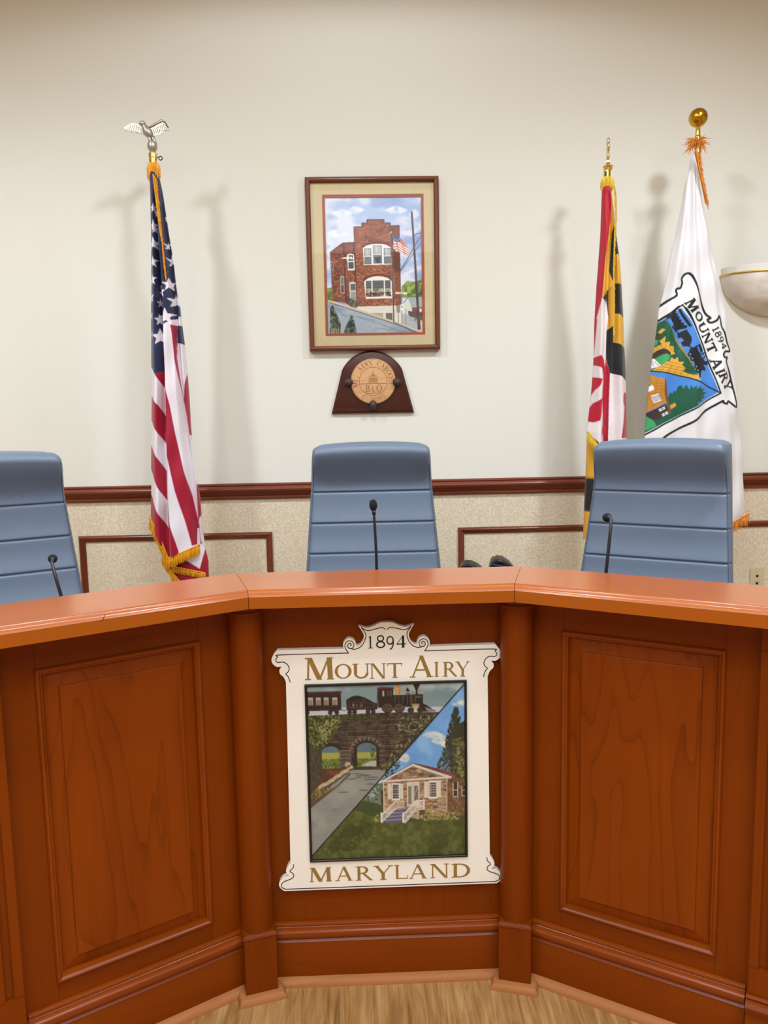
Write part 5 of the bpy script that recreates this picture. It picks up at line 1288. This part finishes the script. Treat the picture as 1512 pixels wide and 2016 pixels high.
fringe(fl, fl, 'hem_fringe', [(318, 1096), (333, 1118), (354, 1143)], 150, (2, 15), M['fringe'], dy=-.006)
fringe(fl, fl, 'edge_fringe', [(306, 348), (312, 400), (321, 470), (330, 546)], 330, lambda x, y: (1.5 + 6.5 * max(0, 1 - (y - 350) / 210), 12), M['fringe'], dy=-.040, w=.0013)
def pole_fringe(root, cx, y0, y1, rx, n, mat, flare=1.2):
    rs = np.random.RandomState(n); m = MB(); c0, c1 = ppt(cx, y0), ppt(cx, y1); L = c0.z - c1.z
    for k in range(n):
        a = 2 * pi * rs.rand(); r0 = rx * (.85 + .2 * rs.rand()); l = L * (.75 + .4 * rs.rand()); r1_ = r0 * (1 + (flare - 1) * rs.rand()); o = c0 - root.location
        z0 = -L * .15 * rs.rand(); da = (rs.rand() - .5) * .3
        pts = [(r0 * .9, z0 + .004), (r0 * 1.12, z0 - l * .3), (r1_, z0 - l)]; vs = []
        for i, (r_, z) in enumerate(pts):
            aa = a + da * i / 2; w = (.0018, .0018, .0008)[i]; p = o + Vector((r_ * cos(aa), r_ * sin(aa), z)); t = Vector((-sin(aa), cos(aa), 0)) * w; q = Vector((cos(aa), sin(aa), 0)) * w
            vs += [p - t, p + q, p + t]
        m.add(vs, [(0, 1, 4, 3), (1, 2, 5, 4), (3, 4, 7, 6), (4, 5, 8, 7)])
    return m.build('top_fringe', mat, root, kind='stuff', recalc=False)
pole_fringe(fl, 302, 324, 350, .023, 260, M['fringe'])
# eyelet screw
m = MB(); e0 = ppt(308, 309.5) - fl.location; m.tube([e0, ppt(312.5, 310.5) - fl.location], .0022, 6)
c = ppt(316, 311.5) - fl.location; m.tube([c + Vector((.0075 * cos(a), 0, .0075 * sin(a))) for a in [2 * pi * k / 14 for k in range(15)]], .0022, 6); m.build('screw_eye', M['greymetal'], fl, smooth=True)
m = MB(); m.lathe([(.0165, -.022), (.0185, -.02), (.0185, -.004), (.0165, -.002)], tuple(ppt(301, 301) - fl.location), 24); m.build('collar', M['brass'], fl, angle=40)
# eagle
K = .0793651
def ept(x, y, d=0): return ppt(230 + x * K, 220 + y * K, d) - fl.location
m = MB(); m.lathe([(.004, .036), (.012, .034), (.0185, .024), (.0205, .012), (.0195, .002), (.014, -.006), (.0115, -.012), (.0145, -.016), (.0145, -.026), (.011, -.028)], tuple(ept(885, 930)), 28)
fin = m.build('finial_ball', M['silver'], fl, angle=40)
m = MB()
def ev(v): return v
body = [((655, 300), .010), ((690, 370), .0105), ((735, 450), .016), ((785, 530), .019), ((840, 600), .014), ((890, 650), .006)]
m.tube([ept(*p, -.004) for p, r in body], [r for p, r in body], 12); m.ball(tuple(ept(645, 308, -.006)), (.0125, .0115, .0115), 14, 10)
m.tube([ept(610, 300, -.008), ept(585, 318, -.009), ept(580, 338, -.009)], [.006, .0045, .0012], 8)
eag = m.build('eagle', M['silver'], fl, smooth=True)
def wing_(name, pts, roots, d0, d1, spread):
    """feathered wing: pts top edge then trailing edge, bent in depth from root to tip"""
    xr = roots; xs = [p[0] for p in pts]; far = max(abs(x - xr) for x in xs)
    def dd(x): t = abs(x - xr) / far; return d0 + (d1 - d0) * t ** 1.3
    vf = [ept(x, y, dd(x) - .0022) for x, y in pts]; vb = [ept(x, y, dd(x) + .0022) for x, y in pts]; n = len(pts)
    m = MB(); m.add(vf + vb, [tuple(range(n)), tuple(range(2 * n - 1, n - 1, -1))] + [(i, (i + 1) % n, n + (i + 1) % n, n + i) for i in range(n)])
    w = m.build(name, M['silver'], eag, bevel=.0012, seg=2)
    return w, dd
wl, dl = wing_('wing', [(225, 488), (290, 425), (370, 358), (430, 320), (545, 350), (640, 410), (700, 470), (730, 560), (690, 590), (620, 552), (580, 566), (520, 560), (470, 574), (420, 562), (370, 566), (325, 546), (290, 545), (262, 518)], 720, -.006, -.035, 1)
wr, dr_ = wing_('wing', [(760, 440), (800, 400), (900, 322), (1000, 245), (1080, 180), (1135, 155), (1200, 225), (1250, 320), (1258, 385), (1225, 410), (1190, 405), (1150, 432), (1120, 455), (1090, 500), (1050, 535), (1000, 565), (950, 590), (900, 605), (850, 590)], 790, -.004, .03, 1)
m = MB()
for k in range(7): t = k / 6; m.tube([ept(330 + 50 * k * 1.0, 420 - 40 * sin(t * pi) , dl(360 + 45 * k) - .0034), ept(300 + 50 * k, 530 + 14 * sin(t * pi), dl(320 + 45 * k) - .0034)], [.0011, .0007], 5)
m.build('feather_rib', M['silver'], wl, smooth=True)
m = MB()
for k in range(9): m.tube([ept(1180 - 40 * k, 250 + 26 * k, dr_(1180 - 40 * k) - .0032), ept(1200 - 36 * k, 395 + 22 * k, dr_(1200 - 36 * k) - .0032)], [.0011, .0007], 5)
m.tube([ept(800, 410, dr_(800) - .003), ept(950, 300, dr_(950) - .003), ept(1100, 185, dr_(1100) - .003), ept(1170, 210, dr_(1170) - .003), ept(1240, 340, dr_(1240) - .003)], [.004, .0055, .005, .004, .0025], 8)
m.build('feather_rib', M['silver'], wr, smooth=True)
for pts in ([(800, 610), (825, 700), (835, 800), (845, 850)], [(880, 620), (930, 710), (960, 790), (930, 850)]):
    m = MB(); m.tube([ept(*p, -.004) for p in pts], [.0085, .007, .005, .006], 8); m.build('leg', M['silver'], eag, smooth=True)
m = MB(); P = [(850, 590), (900, 600), (960, 700), (990, 800), (930, 780), (880, 700)]
m.add([ept(x, y, .006) for x, y in P] + [ept(x, y, .012) for x, y in P], [tuple(range(6)), tuple(range(11, 5, -1))] + [(i, (i + 1) % 6, 6 + (i + 1) % 6, 6 + i) for i in range(6)]); m.build('tail', M['silver'], eag, bevel=.001)

# ---- the red, white, black and gold flag, right
md = thing('state_flag', 'red, white, black and gold flag with yellow fringe, left of the white flag', 'flag', (1.033, PYP, Z0))
pole(md, .0155, ppt(1195, 336).z - Z0, M['brass'])
cv = Canvas(1146, 345, 1250, 1070, 2.2)
R_, W2, G_, B_ = (186, 6, 40), (232, 220, 218), (224, 164, 44), (28, 28, 32)
cv.view(); cv.rect(1140, 340, 1255, 1075, W2)
cv.view(1130, 540, .25795)
Yk = 100 / .25795
cv.poly([(240, -900), (420, -900), (420, 90), (300, 90), (255, 130), (212, 185), (195, 185)], G_)
cv.poly([(212, 185), (250, 220), (260, 330), (250, 440), (300, 400), (300, 60), (268, -20), (290, -300), (300, -380), (308, -100), (300, 90), (255, 125)], B_)
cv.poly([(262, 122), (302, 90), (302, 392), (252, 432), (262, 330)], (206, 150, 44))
cv.poly([(304, -900), (420, -900), (420, -145), (304, -142)], B_)                 # right hand checks
cv.poly([(300, -145), (420, -150), (420, 80), (304, 78)], G_)
cv.poly([(303, 78), (420, 78), (400, 330), (304, 300)], B_)
cv.poly([(303, 300), (400, 330), (410, 570), (390, 566), (345, 535), (300, 520)], G_)
cv.poly([(245, 430), (300, 395), (300, 520), (345, 538), (410, 572), (410, 812), (340, 775), (275, 752), (243, 640)], B_)
# red margin at the left, the red crosses below
cv.poly([(100, -900), (290, -900), (278, -420), (250, -250), (228, -100), (212, 100), (205, 190), (180, 340), (160, 560), (100, 700)], R_)
cv.poly([(160, 420), (184, 330), (166, 600), (150, 640)], R_)
cv.poly([(120, 700), (155, 640), (200, 618), (228, 650), (236, 740), (228, 800), (212, 720), (165, 690), (145, 760), (120, 800)], R_)
cv.poly([(125, 960), (140, 780), (212, 800), (190, 850), (165, 880)], R_); cv.poly([(100, 1120), (120, 1040), (150, 985), (215, 940), (205, 1050), (190, 1115), (150, 1130)], R_)
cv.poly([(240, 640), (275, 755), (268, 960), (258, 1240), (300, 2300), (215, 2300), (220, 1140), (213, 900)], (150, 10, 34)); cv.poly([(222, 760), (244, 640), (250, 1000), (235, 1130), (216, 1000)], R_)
cv.ell(392, 955, 26, 56, R_); cv.poly([(352, 1250), (372, 1100), (390, 960), (420, 900), (420, 1250)], R_); cv.ell(226, 1190, 22, 40, R_)
cv.poly([(100, 1280), (460, 1300), (460, 2300), (100, 2300)], W2); cv.poly([(230, 1280), (330, 1280), (320, 2300), (240, 2300)], R_)
cv.view()
left = [(1187, 366), (1186, 372), (1183, 453), (1178, 528), (1175, 560), (1171, 643), (1169, 721), (1163.5, 782), (1158, 831), (1154.5, 850), (1160, 1080)]
right = [(1200, 366), (1206, 380), (1212, 440), (1220, 501), (1225, 554), (1229, 643), (1231, 700), (1234, 751), (1235, 860), (1238, 1080)]
q1 = [(1191, 366), (1192, 453), (1187, 540), (1182, 640), (1180, 720), (1178, 800), (1176, 1080)]
q2 = [(1195, 366), (1201, 453), (1196, 540), (1192, 640), (1190, 720), (1189, 800), (1190, 1080)]
q3 = [(1197, 366), (1205, 453), (1206, 540), (1206, 640), (1204, 720), (1206, 800), (1208, 1080)]
q4 = [(1199, 366), (1208, 453), (1214, 540), (1217, 640), (1218, 720), (1222, 800), (1224, 1080)]
drape(md, 'flag_cloth', left, right, [(0, 850), (.3, 878), (.34, 1010), (1, 1012)], [(q1, .026), (q2, .002), (q3, -.004), (q4, .028)], cv, 660, 100, wob=.003, back=.045, ex=3)
ct = Canvas(1140, 850, 1250, 1080, 1.5); ct.view(); ct.rect(1130, 840, 1260, 1090, G_); ct.rect(1130, 942, 1260, 1008, B_); ct.view()
drape(md, 'flag_tail', [(1164, 850), (1161, 940), (1158, 1000), (1156, 1070)], [(1225, 850), (1228, 1070)], [(0, 1066), (1, 1066)], [([(1175, 850), (1170, 1070)], .01)], ct, 60, 24, back=.02, dy=.035)
fringe(md, md, 'hem_fringe', [(1154.5, 848), (1166, 863), (1178, 879)], 70, (.4, 21), M['fringe2'], dy=-.012)
fringe(md, md, 'edge_fringe', [(1202, 366), (1205, 384), (1207, 430), (1205, 480), (1203.5, 540), (1204, 620), (1204, 660)], 420, lambda x, y: (2.5 + 3 * max(0, 1 - (y - 366) / 90), 7), M['fringe2'], dy=-.028, w=.0011)
pole_fringe(md, 1195.5, 352, 372, .024, 240, M['fringe2'], 1.15)
# finial: a small cross with trefoil ends, seen nearly edge on
zc_ = ppt(1195.5, 333); zt_ = ppt(1196.5, 274)
o3 = Vector((.003, 0, 0)); hgt = zt_.z - zc_.z
m = MB(); m.lathe([(.0165, -.006), (.0195, -.003), (.0195, .004), (.0225, .008), (.0225, .011), (.012, .016), (.0075, .026), (.005, .03)], (o3.x, 0, zc_.z - Z0), 28); fb = m.build('finial_cup', M['brass'], md, angle=40)
m = MB(); zb0 = zc_.z - Z0 + .026; H = hgt - .026
m.box(-.006, .006, -.0055, .0055, zb0, zb0 + H * .93); m.box(-.036, .036, -.0055, .0055, zb0 + H * .50, zb0 + H * .60)
for (x, z) in ((0, zb0 + H * .95), (-.012, zb0 + H * .86), (.012, zb0 + H * .86), (0, zb0 + H * .18), (-.012, zb0 + H * .25), (.012, zb0 + H * .25), (-.042, zb0 + H * .55), (-.033, zb0 + H * .47), (-.033, zb0 + H * .63), (.042, zb0 + H * .55), (.033, zb0 + H * .47), (.033, zb0 + H * .63), (0, zb0 + H * .55)):
    m.ball((x, 0, z), (.0115, .0075, .0115), 12, 8)
ca = radians(74)
m.v = [(o3.x + v[0] * cos(ca) - v[1] * sin(ca), v[0] * sin(ca) + v[1] * cos(ca), v[2]) for v in m.v]
m.build('finial_cross', M['palebrass'], md, angle=50)
m = MB(); p = ppt(1190, 343) - md.location; m.box(p.x - .004, p.x + .004, -.019, -.012, p.z - .010, p.z + .008); m.build('price_clip', M['greymetal'], md, bevel=.001)

# ---- the white town flag, far right
tf = thing('town_flag', 'white flag with a town seal and orange fringe, its pole topped by a gold ball', 'flag', (1.422, PYP, Z0))
pole(tf, .0125, ppt(1375, 285).z - Z0, M['brass'])
cv = Canvas(1250, 296, 1480, 1060, 2.2)
WF = (226, 222, 222)
cv.view(); cv.rect(1240, 280, 1490, 1070, WF)
cv.view(1240, 560, .15873)
K2 = (18, 18, 20); BL = (72, 134, 212); GN = (22, 84, 58); GL = (222, 168, 62); LG = (62, 160, 96)
SW = (234, 232, 230)
seal = [(345, 310), (470, 205), (570, 140), (560, 85), (580, 55), (625, 45), (650, -20), (640, -70), (690, -130), (740, -120), (790, -10), (860, 180), (930, 360), (985, 420), (955, 440), (985, 480), (1060, 450), (1105, 395), (1130, 520), (1180, 590), (1220, 720), (1260, 820), (1185, 830), (1150, 870), (1165, 905), (1210, 905), (1190, 960), (1240, 1080), (1300, 1300), (1345, 1520), (1225, 1450), (1195, 1480), (1145, 1465), (1130, 1450), (930, 1570), (800, 1680), (600, 1790), (450, 1870), (300, 1990), (150, 2060), (150, 1500)]
cv.poly(seal, SW)
cv.line(smooth(seal[:-1], 3), 25, K2)
pic_ = [(300, 520), (360, 455), (480, 365), (650, 262), (760, 450), (860, 680), (930, 850), (1010, 1060), (1105, 1345), (860, 1500), (640, 1620), (400, 1750), (200, 1880), (120, 1900)]
cv.line(smooth(pic_[1:9], 3) , 14, K2)
cv.poly([(x, y) for x, y in [(300, 540), (370, 478), (480, 390), (640, 290), (745, 470), (845, 700), (915, 870), (990, 1060), (1085, 1330), (860, 1205), (600, 1120), (270, 1060), (200, 900)]], BL)
cv.line([(340, 480), (480, 378), (655, 250)], 15, K2); cv.line([(655, 255), (755, 455), (858, 690), (928, 860), (1005, 1060), (1112, 1350)], 14, K2)
cv.line([(1112, 1348), (1020, 1400), (860, 1500), (640, 1618), (400, 1740), (190, 1880)], 18, K2)
# viaduct, bushes
cv.poly([(250, 540), (345, 480), (440, 440), (560, 640), (700, 900), (810, 1110), (860, 1195), (720, 1150), (500, 1100), (270, 1060), (200, 1000)], GN)
cv.poly([(470, 480), (530, 600), (640, 770), (760, 990), (860, 1190), (820, 1120), (700, 920), (560, 690)], (150, 126, 86))
cv.poly([(270, 1060), (330, 1040), (400, 960), (480, 950), (510, 900), (545, 930), (590, 900), (600, 960), (660, 960), (640, 1000), (680, 1040), (650, 1080), (720, 1110), (760, 1120), (830, 1120), (860, 1195), (720, 1155), (500, 1105)], GL)
cv.poly([(270, 840), (320, 780), (400, 740), (380, 700), (440, 640), (430, 720), (490, 710), (480, 760), (545, 770), (540, 830), (560, 860), (500, 880), (480, 830), (420, 790), (350, 820), (290, 900)], GL)
cv.poly([(320, 500), (355, 520), (350, 580), (330, 600), (300, 590)], GL); cv.poly([(370, 590), (410, 540), (440, 560), (395, 610)], GL)
for k in range(6): cv.line([(380 + k * 70, 960 + k * 22), (300 + k * 80, 1060 + k * 14)], 5, (130, 84, 30), .8)
for k in range(4): cv.line([(340 + k * 26, 1050 - k * 34), (640 + k * 40, 1110 - k * 30)], 5, (130, 84, 30), .8)
for k in range(8): a = pi + .3 + k * .36; cv.line([(420 + 90 * cos(a), 850 + 60 * sin(a)), (420 + 150 * cos(a), 850 + 100 * sin(a))], 5, (130, 84, 30), .8)
cv.poly([(260, 940), (310, 860), (380, 805), (450, 805), (500, 850), (490, 900), (440, 860), (370, 880), (320, 920), (290, 960)], (62, 42, 40)); cv.poly([(330, 920), (400, 870), (460, 858), (495, 885), (480, 930), (390, 1005)], LG)
cv.poly([(310, 590), (390, 620), (370, 680), (300, 690)], (70, 52, 46)); cv.poly([(290, 690), (340, 670), (372, 690), (360, 740), (280, 800)], LG)
cv.poly([(250, 920), (330, 915), (385, 1005), (330, 1030), (240, 1060)], (238, 236, 236)); cv.line([(310, 950), (320, 1010)], 5, (120, 120, 124)); cv.line([(325, 950), (365, 1005)], 5, (120, 120, 124))
for k in range(60):
    x = 430 + cv.rs.rand() * 370; y = 560 + (x - 430) * 1.45 + (cv.rs.rand() - .5) * 190; cv.line([(x, y), (x + 12, y - 26)], 5, (90, 130, 80), .6)
# train
TB = (22, 22, 30)
cv.poly([(445, 405), (560, 330), (700, 520), (690, 545), (610, 560), (560, 590), (530, 500)], TB); cv.poly([(590, 310), (625, 300), (745, 520), (720, 530)], TB); cv.poly([(440, 430), (480, 410), (560, 560), (520, 560)], (40, 50, 80))
for k in range(5): cv.rect(556 + k * 27, 338 + k * 36, 588 + k * 27, 364 + k * 36, BL)
cv.poly([(450, 440), (485, 425), (535, 510), (500, 525)], BL)
cv.poly([(590, 610), (690, 560), (740, 660), (745, 700), (720, 770), (650, 770), (630, 720), (665, 700), (640, 660), (600, 670)], TB); cv.line([(540, 560), (600, 600)], 14, TB); cv.line([(690, 760), (760, 800)], 12, TB)
cv.poly([(720, 800), (800, 770), (850, 860), (870, 900), (930, 960), (960, 950), (965, 1000), (900, 1000), (930, 1040), (930, 1070), (870, 1070), (850, 1150), (830, 1040), (790, 1020), (770, 960), (740, 890), (710, 850)], TB)
cv.poly([(790, 770), (850, 740), (890, 830), (840, 860)], TB); cv.poly([(805, 780), (825, 770), (855, 840), (835, 850)], BL); cv.line([(870, 870), (915, 850)], 18, TB); cv.line([(890, 930), (930, 890)], 14, TB); cv.line([(850, 1060), (845, 1150)], 20, TB)
for (x, y) in ((725, 870), (752, 925), (800, 1020), (820, 1070)): cv.ell(x, y, 26, 30, TB); cv.ell(x, y, 10, 11, (150, 160, 180))
# lower scene: sky, tree, house
low = [(255, 1060), (500, 1105), (720, 1160), (870, 1215), (1085, 1338), (860, 1482), (640, 1602), (400, 1722), (200, 1850), (150, 1860), (200, 1400)]
cv.poly(low, BL); cv.line([(262, 1062), (500, 1108), (720, 1160), (880, 1220), (1090, 1340)], 14, K2)
cv.poly([(255, 1060), (330, 1095), (450, 1180), (250, 1140)], (40, 80, 120), .0)
cv.poly([(440, 1500), (470, 1400), (500, 1330), (520, 1360), (545, 1310), (560, 1340), (600, 1260), (640, 1250), (650, 1300), (690, 1245), (720, 1310), (740, 1245), (760, 1290), (800, 1250), (800, 1300), (860, 1260), (850, 1300), (910, 1290), (880, 1330), (940, 1340), (890, 1380), (920, 1400), (860, 1430), (880, 1450), (800, 1470), (830, 1490), (760, 1530), (640, 1600), (400, 1720), (200, 1845), (150, 1850), (210, 1610)], GN)
cv.poly([(275, 1110), (350, 1150), (435, 1180), (440, 1260), (490, 1600), (440, 1460), (200, 1610), (170, 1620)], (196, 134, 48)); cv.poly([(430, 1160), (450, 1300), (500, 1600), (480, 1610), (420, 1330), (420, 1180)], (120, 74, 32)); cv.poly([(490, 1500), (555, 1465), (570, 1505), (500, 1550)], (206, 150, 56))
for k in range(7): cv.line([(240 + k * 8, 1200 + k * 50), (430 + k * 4, 1240 + k * 30)], 5, (130, 84, 30), .7)
for k in range(3): cv.line([(290 + k * 50, 1160 + k * 20), (230 + k * 70, 1560 - k * 30)], 4, (130, 84, 30), .6)
cv.poly([(250, 1270), (300, 1245), (315, 1300), (235, 1345)], (240, 240, 242)); cv.poly([(280, 1380), (350, 1350), (385, 1440), (305, 1475)], (240, 240, 242)); cv.poly([(255, 1200), (275, 1190), (270, 1230), (240, 1240)], (240, 240, 242))
for k in range(4): cv.line([(296 + k * 18, 1390 - k * 8), (318 + k * 18, 1455 - k * 8)], 6, (130, 130, 140)); cv.line([(290 + k * 6, 1400 + k * 18), (355 + k * 6, 1372 + k * 18)], 5, (130, 130, 140))
cv.poly([(210, 1610), (430, 1480), (475, 1590), (460, 1620), (330, 1680), (260, 1670)], (60, 40, 38))
for (x, y) in ((350, 1550), (385, 1610)): cv.poly([(x, y), (x + 74, y - 40), (x + 84, y - 8), (x + 12, y + 30)], (240, 240, 242)); cv.line([(x + 6, y + 14), (x + 80, y - 24)], 6, (60, 50, 50)); cv.line([(x + 36, y - 18), (x + 46, y + 14)], 6, (60, 50, 50))
cv.poly([(195, 1620), (225, 1625), (300, 1690), (330, 1760), (250, 1800), (180, 1840), (150, 1830)], LG)
# lettering along the slanting upper edge
for ch, x, y, w, h, r in (('M', 762, 262, 150, 118, 58), ('O', 852, 398, 120, 112, 60), ('U', 905, 540, 130, 108, 61), ('N', 955, 665, 115, 112, 63), ('T', 1010, 790, 110, 112, 64), ('A', 1052, 985, 128, 125, 68), ('I', 1092, 1090, 36, 118, 68), ('R', 1145, 1160, 110, 130, 69), ('Y', 1203, 1262, 110, 130, 71)):
    cv.text(ch, x - 8 if y < 900 else x + 10, y + 4 if y < 900 else y - 6, w * .98, h * .9, radians(r), K2, 9)
for ch, x, y, w in (('1', 1030, 565, 50), ('8', 1066, 628, 72), ('9', 1104, 695, 72), ('4', 1146, 768, 82)): cv.text(ch, x + 16, y - 8, w * .9, 80, radians(64), K2, 6)
cv.view()
left = [(1366, 300), (1361, 309), (1350, 357), (1340, 410), (1329.6, 465), (1318, 516), (1307, 574), (1298, 609), (1295, 633), (1285, 705), (1276, 772), (1270.6, 837), (1268, 870), (1262, 1060)]
right = [(1372, 300), (1375, 330), (1386, 404.6), (1398, 458), (1408, 511), (1418, 554), (1428, 604), (1442, 684), (1451, 759), (1456, 824), (1463, 901), (1468, 1009), (1469, 1060)]
def mid(t, j=0): return [(a + (np.interp(y, [q[1] for q in right], [q[0] for q in right]) - a) * t, y) for a, y in left]
drape(tf, 'flag_cloth', left, right, [(0, 1035), (.6, 1042), (.85, 1026), (1, 1008)], [(mid(.16), .020), (mid(.34), .004), (mid(.5), .022), (mid(.66), .004), (mid(.84), .020), (mid(.95), .006)], cv, 740, 230, wob=.005, back=.06, ex=4.5)
fringe(tf, tf, 'hem_fringe', [(1405, 1036), (1437, 1027), (1469.5, 1009)], 110, (.5, 21), M['fringe3'], dy=-.022, jit=.5, curl=.3)
fringe(tf, tf, 'edge_fringe', [(1364, 300), (1370, 335), (1378, 370), (1386, 403)], 130, lambda x, y: (9 * max(.1, 1 - (y - 300) / 150), 13), M['fringe3'], dy=-.034, jit=.8, curl=.4, w=.0017)
m = MB(); P = [(1362, 302), (1367, 300), (1379, 350), (1386, 404), (1384, 404), (1374, 356)]
m.add([fpt(x, y, -.026) - tf.location for x, y in P] + [fpt(x, y, -.021) - tf.location for x, y in P], [tuple(range(6)), tuple(range(11, 5, -1))] + [(i, (i + 1) % 6, 6 + (i + 1) % 6, 6 + i) for i in range(6)]); m.build('edge_tape', M['fringe3'], tf)
rs = np.random.RandomState(3); m = MB(); o = ppt(1372, 279) - tf.location
for k in range(150):
    a = 2 * pi * rs.rand(); el = (rs.rand() - .62) * 1.9; L = .014 + .036 * rs.rand(); d = Vector((cos(a) * cos(el) * 1.1, sin(a) * cos(el) * .8, sin(el))); s0 = Vector((cos(a) * .012, sin(a) * .012, (rs.rand() - .6) * .03))
    m.tube([o + s0, o + s0 + d * L * .55 + Vector((0, 0, .003)), o + s0 + d * L + Vector((0, 0, -.006 * rs.rand()))], [.0017, .0014, .0006], 4)
m.build('top_fringe', M['fringe3'], tf, kind='stuff', recalc=False)
bc = ppt(1374.5, 232) - tf.location
m = MB(); m.ball(tuple(bc), (.0385, .0385, .0385), 36, 22); bo = m.build('finial_ball', M['brassold'], tf, smooth=True)
m = MB(); m.lathe([(.0125, -.105), (.0125, -.092), (.0155, -.09), (.0155, -.078), (.0125, -.074), (.0105, -.072), (.0095, -.036), (.011, -.033)], tuple(bc), 24); m.build('finial_neck', M['brass'], bo, angle=35)

# ================================================================== lamps of the room and an added fill light
def downlight(x, y, p, beam, soft=.85):
    row = 'over the council chairs' if y > 0 else 'over the front of the desk' if y > -3 else 'over the public seats'
    col = 'left' if x < -1 else 'right' if x > 1 else 'middle'
    r = thing('ceiling_downlight', col + ' recessed round ceiling light of the row ' + row, 'ceiling light', (x, y, CEIL), 0, 'recessed lights in the ceiling')
    m = MB(); m.lathe([(.105, 0), (.105, -.006), (.098, -.010), (.082, -.008), (.080, 0)], n=32, cap=False); m.build('trim_ring', M['white'], r, angle=40)
    m = MB(); m.lathe([(.0, -.0035), (.080, -.0035), (.080, -.001), (.0, -.001)], n=32, cap=False); m.build('lens', EMD, r)
    l = bpy.data.lights.new('lamp', 'SPOT'); l.energy = p; l.color = LAMP_COL; l.spot_size = radians(beam); l.spot_blend = soft; l.shadow_soft_size = .11
    lo = bpy.data.objects.new('lamp', l); COL.objects.link(lo); lo.parent = r; lo.location = (0, 0, -.06)
EMD = emit('lit lens', (255, 246, 228), 60)
for d in DOWN: downlight(*d)
l = bpy.data.lights.new('ceiling_fill_light', 'AREA'); l.shape = 'RECTANGLE'; l.size, l.size_y, l.energy = AREA; l.color = LAMP_COL  # unseen fill, added to brighten the room; no real panel hangs there
lo = bpy.data.objects.new('ceiling_fill_light', l); COL.objects.link(lo); lo.location = (0, -3.0, CEIL - .03)
EMP = emit('lit pendant bowl', (255, 226, 170), 2.2)
for y, z in ((-4.5, 3.02), (-5.9, 3.0)):
    r = thing('pendant_lamp', ('nearer' if y > -5 else 'farther') + ' warm bowl pendant lamp hanging over the public seats', 'pendant lamp', (.86 if y > -5 else 1.0, y, z), 0, 'bowl pendants over the public seats')
    m = MB(); m.lathe([(.02, -.12), (.12, -.10), (.19, -.05), (.21, 0), (.20, 0), (.18, -.045), (.11, -.09), (.02, -.11)], n=36); m.build('bowl', EMP, r, angle=60)
    m = MB(); m.tube([(0, 0, -.11), (0, 0, CEIL - z)], .008, 8); m.build('stem', M['brass'], r, smooth=True)
